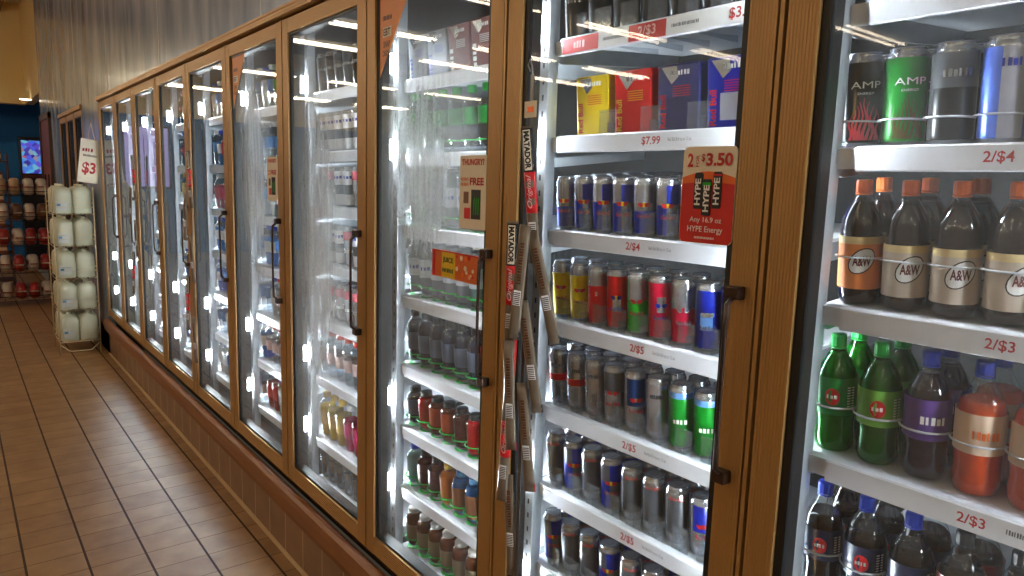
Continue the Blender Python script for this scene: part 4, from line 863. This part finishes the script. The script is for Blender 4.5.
# ------------------------------------------------------------------ hanging jerky strips
kraft = mat('grey_kraft_wrapper', (.47, .42, .36), .3, .2, noise=.1, scale=50)
clipm = mat('clear_strip_plastic', (.35, .34, .33), .2, .3)
def make_pack(front, endm):
    L_ = .325 if front else .275; hw = .0145
    o = empty('jerky_stick_pack', (0, 0, 0), None, 'snack pack')
    def pillow(z1, z0, m, nm, w_=hw, th=.005):
        b = MB(); n = 8
        for k in range(n + 1):
            z = z1 + (z0 - z1) * k / n; e = .0008 if (z > -.012 or z < -L_ + .012) else th
            for a in range(8):
                q = 2 * PI * a / 8; b.v.append((e * math.sin(q) * (1 + .15 * math.sin(z * 150)), w_ * math.cos(q), z))
        for k in range(n):
            for a in range(8): b.face((k * 8 + a, k * 8 + (a + 1) % 8, (k + 1) * 8 + (a + 1) % 8, (k + 1) * 8 + a), m, True)
        b.face(list(range(8))[::-1], m); b.face([n * 8 + a for a in range(8)], m); return b.build(nm, o)
    pillow(0, -L_, kraft, 'wrapper')
    if front:
        pillow(-.004, -.108, black_ink, 'black_band', hw * 1.02, .0056); pillow(-.108, -.205, red_pl, 'red_band', hw * 1.03, .0057)
        t = MB(); t.box(-.0062, -.0056, -.009, .009, -.104, -.010, cream_p); text(t, 'MATADOR', (-.0068, 0, -.057), (0, 0, -1), (0, -1, 0), .088, .015, black_ink, .05)
        text(t, 'Original', (-.0072, 0, -.156), (0, 0, 1), (0, 1, 0), .076, .016, mat('pale_pink_ink', None), .01, skew=.1); t.build('brand_lettering', o); zb = -.26
    else:
        zb = -.19; t = MB(); text(t, '~15', (-.0060, 0, -.09), (0, 0, 1), (0, 1, 0), .10, .010, mat('brown_ink', None)); t.build('small_print', o)
    pillow(-L_ + .020, -L_ + .001, endm, 'end_seal', hw * 1.03, .0022)
    t = MB(); t.box(-.0060, -.0052, -.009, .009, zb - .002, zb + .034, white_ink)
    for k in range(7): t.box(-.0064, -.0058, -.008, .008, zb + k * .0045, zb + .0022 + k * .0045, black_ink)
    t.build('barcode', o)
    return o
def clip(yc, x, z1, z0, lab, cards=True):
    o = empty('clip_strip', (x, yc, z1), lab, 'clip strip')
    s = MB(); s.bbox(-.0008, .0008, -.006, .006, z0 - z1, 0, clipm, .0004); s.build('strip', o)
    h = MB(); h.tube([(0, .0, 0), (0, .004, .02), (0, .012, .035), (0, .018, .022), (0, .010, .008)], .0018, steel, 6); h.build('hook', o)
    if cards:
        c = MB(); c.bbox(-.004, -.003, -.022, .022, -.10, -.062, cream_p, .0004); c.build('price_card', o); t = MB(); t.bbox(-.0048, -.004, -.012, .010, -.088, -.075, c_org, .0002); t.build('card_print', o)
    return o
PK = {'f': make_pack(True, kraft), 'b': make_pack(False, black_ink), 'r': make_pack(False, red_pl)}; PKU = set()
def pack(kd, y, z, tilt, x, lab, twist=.5):
    o = PK[kd] if kd not in PKU else dup(PK[kd], (0, 0, 0)); PKU.add(kd)
    o.location = (x, y, z); o.rotation_euler = (tilt, 0, twist)
    tag(o, lab, 'snack pack', 'jerky packs on the hanging strips')
YS = 1.318
clip(YS, -.020, 1.965, .70, 'long hanging clip strip at the left edge of the second cooler door')
for a in [('f', 1.315, 1.845, -.105, -.036, 'topmost jerky pack on the near hanging strip, reading MATADOR'), ('f', 1.338, 1.620, 0, -.050, 'second jerky pack reading MATADOR on the near hanging strip'), ('b', 1.281, 1.614, .078, -.058, 'barcode-side jerky pack next to the second MATADOR pack of near strip'),
          ('b', 1.284, 1.600, -.255, -.034, 'black-ended jerky pack swung out to the right of the near strip'), ('f', 1.338, 1.440, .02, -.040, 'third jerky pack reading MATADOR on the near hanging strip'), ('b', 1.290, 1.433, -.18, -.052, 'black-ended jerky pack leaning right halfway down the near strip'),
          ('r', 1.322, 1.330, -.06, -.066, 'red-ended jerky pack hanging straight in the middle of near strip'), ('f', 1.349, 1.222, .04, -.036, 'lowest jerky pack reading MATADOR on the near hanging strip'), ('r', 1.288, 1.230, -.12, -.048, 'lower red-ended jerky pack leaning right on the near strip'), ('b', 1.350, .970, -.07, -.030, 'bottom jerky pack at the foot of the near hanging strip')]:
    pack(*a)
# far strips
for q, (yc, z1, z0, nm) in enumerate(((4.36, 1.97, .50, 'far hanging strip by the sixth door'), (5.93, 1.97, .85, 'farthest hanging strip by the eighth door'))):
    clip(yc, -.022, z1, z0, 'clip strip hanging on the cooler, ' + nm, False)
    n = 5 if q == 0 else 4
    for k in range(n): pack('fbr'[k % 3], yc + (.02 if k % 2 else -.012), z1 - .12 - k * .24, (.05 if k % 2 else -.05), -.036 - .012 * (k % 2), '%s jerky pack down the %s' % (ORD[k], nm))
# ------------------------------------------------------------------ milk rack
jugm = mat('milk_jug_plastic', (.78, .78, .68), .4, noise=.03, scale=12)
def make_jug():
    b = MB(); h = .26; w_ = .0765
    prof = [(.94, 0), (1, .008), (1, .17), (.98, .205), (.88, .228), (.55, .243), (.26, .250), (.25, .256)]
    n = 20
    def ring(sc, z):
        p = 5.5 if z < .19 else (4.0 if z < .22 else 2.2)
        for k in range(n):
            a = 2 * PI * k / n; ca, sa = math.cos(a), math.sin(a); rr = (abs(ca) ** p + abs(sa) ** p) ** (-1 / p)
            b.v.append((w_ * sc * rr * ca, w_ * sc * rr * sa, z))
    for sc, z in prof: ring(sc, z)
    for i in range(len(prof) - 1):
        for k in range(n): b.face((i * n + k, i * n + (k + 1) % n, (i + 1) * n + (k + 1) % n, (i + 1) * n + k), jugm, True)
    b.face(list(range(n))[::-1], jugm); b.face([(len(prof) - 1) * n + k for k in range(n)], jugm)
    o = b.build('milk_jug')
    hd = MB(); hd.tube([(-.018, .0, .238), (-.040, 0, .246), (-.058, 0, .222), (-.064, 0, .185), (-.062, 0, .135)], [.010, .010, .010, .010, .009], jugm, 8); hd.build('handle', o)
    c = MB(); c.lathe([(.020, .253), (.021, .257), (.021, .268), (.018, .271), (.001, .271)], mat('jug_cap', (.92, .90, .82), .4), 16); c.build('cap', o)
    l = MB(); l.bbox(-.055, .035, -.0778, -.0762, .030, .115, mat('jug_label', (.78, .80, .78), .5), .0003); l.build('paper_label', o)
    l2 = MB(); l2.box(-.05, -.02, -.0784, -.0778, .07, .09, mat('jug_label_blue', (.35, .55, .72), .5)); l2.build('label_print', o.children[-1] if False else o)
    return o
wirem = mat('cream_rack_wire', (.82, .76, .62), .4, .1)
RX0, RX1, RY0, RY1 = -.385, -.055, 7.70, 8.19
rk = empty('milk_rack', (0, 0, 0), 'tall cream wire rack of white milk jugs beside the far cooler doors', 'rack')
fp = MB()
for x in (RX0, RX1):
    for y in (RY0, RY1): fp.tube([(x, y, .0), (x, y, 1.58)], .006, wirem, 6)
fp.build('upright_frame', rk)
ft = MB()
for y in (RY0, RY1):
    ft.tube([(RX0, y, .10), (RX0 + .08, y, .03), (RX1 - .08, y, .03), (RX1, y, .10)], .005, wirem, 6)
    ft.tube([(RX0, y, .12), (RX1, y, .12)], .005, wirem, 6)
ft.build('foot_brace', rk)
TZ = [.13, .43, .73, 1.03, 1.33]
for z in TZ:
    t = MB()
    for k in range(9):
        x = RX0 + (RX1 - RX0) * k / 8; t.tube([(x, RY0, z - .006), (x, RY1, z - .006)], .0028, wirem, 5)
    for zz in (z - .006, z + .06, z + .10):
        t.tube([(RX0, RY0, zz), (RX1, RY0, zz), (RX1, RY1, zz), (RX0, RY1, zz)], .0032, wirem, 5, closed=True)
    t.build('wire_basket', rk)
j0 = make_jug(); jf = True
TN = ['lowest', 'second', 'third', 'fourth', 'top']
for ti, z in enumerate(TZ):
    for xi, x in enumerate((-.2985, -.1415)):
        for yi, y in enumerate((7.784, 7.943, 8.102)):
            o = j0 if jf else dup(j0, (0, 0, 0)); jf = False
            o.location = (x, y, z); o.rotation_euler = (0, 0, random.uniform(-.02, .02) + (0 if xi == 0 else PI) + (0 if xi == 0 else 0))
            tag(o, 'white milk jug, %s row back on the %s side of the %s rack tier' % (['front', 'middle', 'rear'][yi], ['left', 'right'][xi], TN[ti]), 'milk jug', 'milk jugs in the wire rack')
# price sign over the rack
o = empty('price_sign', (-.10, 7.66, 1.62), 'leaning cream price sign with red figures above the milk rack', 'sign'); o.rotation_euler = (0, .13, 0)
b = MB(); b.bbox(-.085, .085, -.001, .001, 0, .40, cream_p, .0006); b.build('card', o)
b = MB(); b.tube([(-.03, 0, .39), (-.02, 0, .55)], .003, wirem, 6); b.tube([(.03, 0, .39), (-.02, 0, .55)], .003, wirem, 6); b.build('hanger', o)
t = MB(); text(t, '$3', (0, -.002, .13), (1, 0, 0), UZ, .11, .12, red_ink, .03); text(t, '~4', (-.02, -.002, .30), (1, 0, 0), UZ, .09, .03, red_ink, .02); text(t, '~10', (0, -.002, .25), (1, 0, 0), UZ, .11, .018, mat('brown_ink', None)); t.build('sign_lettering', o)
# ------------------------------------------------------------------ snack racks at the back
dkw = mat('dark_rack_wire', (.16, .13, .12), .4, .4)
sr = empty('snack_rack', (0, 0, 0), 'dark wire rack of bagged snacks standing left of the milk rack', 'rack')
QX0, QX1, QY0, QY1 = -.82, -.10, 10.9, 11.3
SZ = [.06, .42, .76, 1.08, 1.40]
f = MB()
for x in (QX0, QX1):
    for y in (QY0, QY1): f.tube([(x, y, 0), (x, y, 1.68)], .010, dkw, 6)
f.build('upright_frame', sr)
for z in SZ:
    t = MB()
    for k in range(13):
        x = QX0 + (QX1 - QX0) * k / 12; t.tube([(x, QY0, z), (x, QY1, z)], .003, dkw, 4)
    for zz in (z, z + .06): t.tube([(QX0, QY0, zz), (QX1, QY0, zz), (QX1, QY1, zz), (QX0, QY1, zz)], .005, dkw, 5, closed=True)
    t.build('wire_shelf', sr)
def make_bag(c, c2):
    b = MB(); bm = bmesh.new(); bmesh.ops.create_uvsphere(bm, u_segments=14, v_segments=9, radius=1)
    rnd = random.Random(3)
    for v in bm.verts:
        x, y, z = v.co; k = 1 + .05 * math.sin(11 * x + 6 * z) + .05 * math.sin(13 * y + 5 * z)
        ex = math.copysign(abs(x) ** .55, x); ez = math.copysign(abs(z) ** .55, z)
        v.co = Vector((ex * .062 * k, y * .15 * k, (ez + 1) * .108 + .0))
    b.addbm(bm, c, smooth=True); o = b.build('snack_bag')
    e = MB(); pts = [(-.045 + .09 * k / 8, (.14 if k % 2 else .15)) for k in range(9)]
    e.prism([(-.05, -.13)] + [(p, -q - .03) for p, q in pts] + [(.05, -.13)], 'z', .100, .112, c2); e.build('crimped_end', o)
    s = MB(); s.lathe([(.0650, -.035), (.0665, 0), (.0650, .035)], c2, 16, cap=False); so = s.build('printed_band', o); so.location = (0, 0, .108); so.scale = (1, 1.9, 1)
    return o
bagc = [make_bag(mat('bag_' + n_, a_, .3), mat('bagp_' + n_, b_, .3)) for n_, a_, b_ in (('white', (.82, .76, .70), (.55, .25, .18)), ('red', (.62, .16, .14), (.85, .78, .70)), ('brown', (.40, .26, .18), (.76, .66, .55)), ('tan', (.74, .62, .48), (.60, .18, .14)))]
bagw = ['pale', 'red', 'brown', 'tan']; used = [False] * 4
pat = [[1, 0, 1, 1, 0], [1, 0, 1, 0, 1], [0, 1, 0, 1, 1], [2, 0, 2, 0, 2], [0, 3, 3, 0, 0]]
for ti, z in enumerate(SZ):
    for k in range(5):
        q = pat[ti][k]; x = QX0 + .075 + k * .142
        o = bagc[q] if not used[q] else dup(bagc[q], (0, 0, 0)); used[q] = True
        o.location = (x, 11.07 + random.uniform(-.02, .02), z + .008); o.rotation_euler = (random.uniform(-.06, .06), 0, random.uniform(-.12, .12))
        tag(o, '%s snack bag, %s from left on the %s tier of the dark wire rack' % (bagw[q], ORD[k], ['lowest', 'second', 'middle', 'fourth', 'top'][ti]), 'snack bag', 'bags on the dark wire rack')
# brown shelf unit behind with boxes
ds = empty('display_shelf', (-1.05, 13.0, 0), 'brown stepped display shelf with small boxes behind the snack rack', 'shelf')
bw = mat('brown_display_wood', (.32, .20, .13), .6)
f = MB(); f.bbox(-.02, .0, -.2, .2, 0, 1.95, bw, .003); f.build('side_panel', ds); f = MB(); f.bbox(.62, .64, -.2, .2, 0, 1.95, bw, .003); f.build('side_panel', ds)
for z in (.1, .5, .9, 1.25, 1.55, 1.85):
    f = MB(); f.bbox(0, .62, -.2, .2, z - .02, z, bw, .003); f.build('shelf_board', ds)
bx = MB(); bx.bbox(-.055, .055, -.08, .08, 0, .14, mat('box_brown', (.45, .20, .14), .6), .004); b0 = bx.build('snack_box')
q = MB(); q.box(-.05, .05, -.082, -.080, .04, .10, mat('box_cream', (.82, .70, .55), .6)); q.build('front_print', b0)
bf = True
for s_, z in enumerate((.5, .9, 1.25, 1.55, 1.85)):
    for k in range(4):
        o = b0 if bf else dup(b0, (0, 0, 0)); bf = False
        o.location = (-.98 + k * .145, 12.90, z + .001); tag(o, 'small brown box, %s from left on the %s board of display shelf' % (ORD[k], ORD[s_]), 'box', 'boxes on the brown display shelf')
# arcade style screen on the back wall
sc_ = empty('lit_screen_cabinet', (.04, 14.9, 0), 'dark cabinet with a lit purple and blue screen by back wall', 'screen cabinet')
f = MB(); f.bbox(-.17, .19, 0, .35, 0, 2.30, mat('dark_cabinet', (.06, .06, .08), .4), .01); f.build('cabinet_body', sc_)
def screen_mat(name, st, cols):
    m = bpy.data.materials.new(name); m.use_nodes = True; nt = m.node_tree; b = nt.nodes['Principled BSDF']
    tc = N(nt, 'ShaderNodeTexCoord'); v = N(nt, 'ShaderNodeTexVoronoi'); v.inputs['Scale'].default_value = 14; nt.links.new(tc.outputs['Object'], v.inputs['Vector'])
    cr = N(nt, 'ShaderNodeValToRGB'); cr.color_ramp.interpolation = 'LINEAR'
    sp = N(nt, 'ShaderNodeSeparateColor'); nt.links.new(v.outputs['Color'], sp.inputs[0]); nt.links.new(sp.outputs[0], cr.inputs[0])
    cr.color_ramp.elements[0].color = (*lin(cols[0]), 1); cr.color_ramp.elements[1].color = (*lin(cols[1]), 1)
    for k, c in enumerate(cols[2:]): e = cr.color_ramp.elements.new((k + 1) / (len(cols) - 1)); e.color = (*lin(c), 1)
    nt.links.new(cr.outputs[0], b.inputs['Emission Color']); b.inputs['Emission Strength'].default_value = st; b.inputs['Base Color'].default_value = (.02, .02, .03, 1)
    return m
f = MB(); f.box(-.14, .13, -.004, .001, 1.68, 2.24, screen_mat('purple_screen', .75, [(.1, .1, .5), (.75, .25, .35), (.45, .35, .9), (.25, .4, .95), (.4, .8, .9)])); f.build('lit_screen', sc_)
f = MB(); f.box(-.14, .13, -.004, .001, 1.60, 1.66, mat('button_panel', (.35, .15, .15), .4)); f.build('button_panel', sc_)
# bright window on the far wall left of the picture (it mirrors in the far glass doors)
wn = MB(); wn.box(-2.2, -1.45, 14.90, 14.94, 1.50, 2.60, mat('menu_light', (.70, .66, .95), emit=.9)); o = wn.build('lit_menu_board'); tag(o, 'pale lavender lit menu board mirrored in the far cooler glass', 'menu board')
f = MB()
for a in ((-2.24, -2.2, 1.46, 2.64), (-1.45, -1.41, 1.46, 2.64), (-2.2, -1.45, 1.46, 1.50), (-2.2, -1.45, 2.60, 2.64)): f.box(a[0], a[1], 14.88, 14.96, a[2], a[3], gasket)
f.build('board_frame', o)
# ------------------------------------------------------------------ ceiling lights
tube_m = mat('fluorescent_tube', (1.0, .92, .78), emit=TUBE)
tube_b = mat('fluorescent_tube_fill', (1.0, .93, .82), emit=27)  # added fill: boosted tubes for the unseen rows around the camera
tube_f = mat('fluorescent_tube_bulkhead_fill', (1.0, .92, .76), emit=75)  # added fill: last row boosted to brighten the cream bulkhead
fx = mat('fixture_white', (.85, .83, .78), .5)
def make_light():
    r = empty('ceiling_light', (0, 0, 0), None, 'ceiling light')
    h = MB(); h.prism([(-.09, .05), (.09, .05), (.14, .0), (-.14, .0)], 'x', -.62, .62, fx); h.build('reflector', r)
    for s in (-1, 1):
        t = MB(); t.tube([(-.59, s * .055, -.03), (.59, s * .055, -.03)], .011, tube_m, 8); t.build('tube', r)
    for s in (-.4, .4):
        t = MB(); t.tube([(s, 0, .05), (s, 0, 1.18)], .004, steel, 5); t.build('hanger_rod', r)
    return r
cl = make_light(); cf = True
cl2 = None
rows_ = [-3.6, -1.2, 1.0, 3.5, 5.15, 6.9, 8.1, 10.9, 13.6]
for a, y in enumerate(rows_):
    for b_i, x in enumerate((-2.55, -4.3, -6.05)):
        o = cl if cf else dup(cl, (0, 0, 0)); cf = False
        if y < 2 or y > 13:
            for ch in o.children:
                if ch.name.startswith('tube'):
                    if cl2 is None: cl2 = {}
                    if y > 13:
                        me = ch.data.copy(); me.materials[0] = tube_f; ch.data = me; continue
                    if ch.data.name not in cl2:
                        me = ch.data.copy(); me.materials[0] = tube_b; cl2[ch.data.name] = me; me.name = 'tube'; cl2[me.name] = me
                    ch.data = cl2[ch.data.name]
        o.location = (x, y, 3.30); tag(o, 'hanging twin-tube ceiling light, %s row from the front, %s from the coolers' % (ORD[a], ORD[b_i]), 'ceiling light', 'twin-tube lights over the aisles')
dl = MB(); dl.lathe([(.07, 2.835), (.08, 2.84), (.08, 2.85)], mat('downlight_glow', (1, .95, .85), emit=4), 16); o = dl.build('downlight'); o.location = (-.07, 13.9, 0.0)
tag(o, 'small round white downlight under the cream bulkhead', 'downlight')
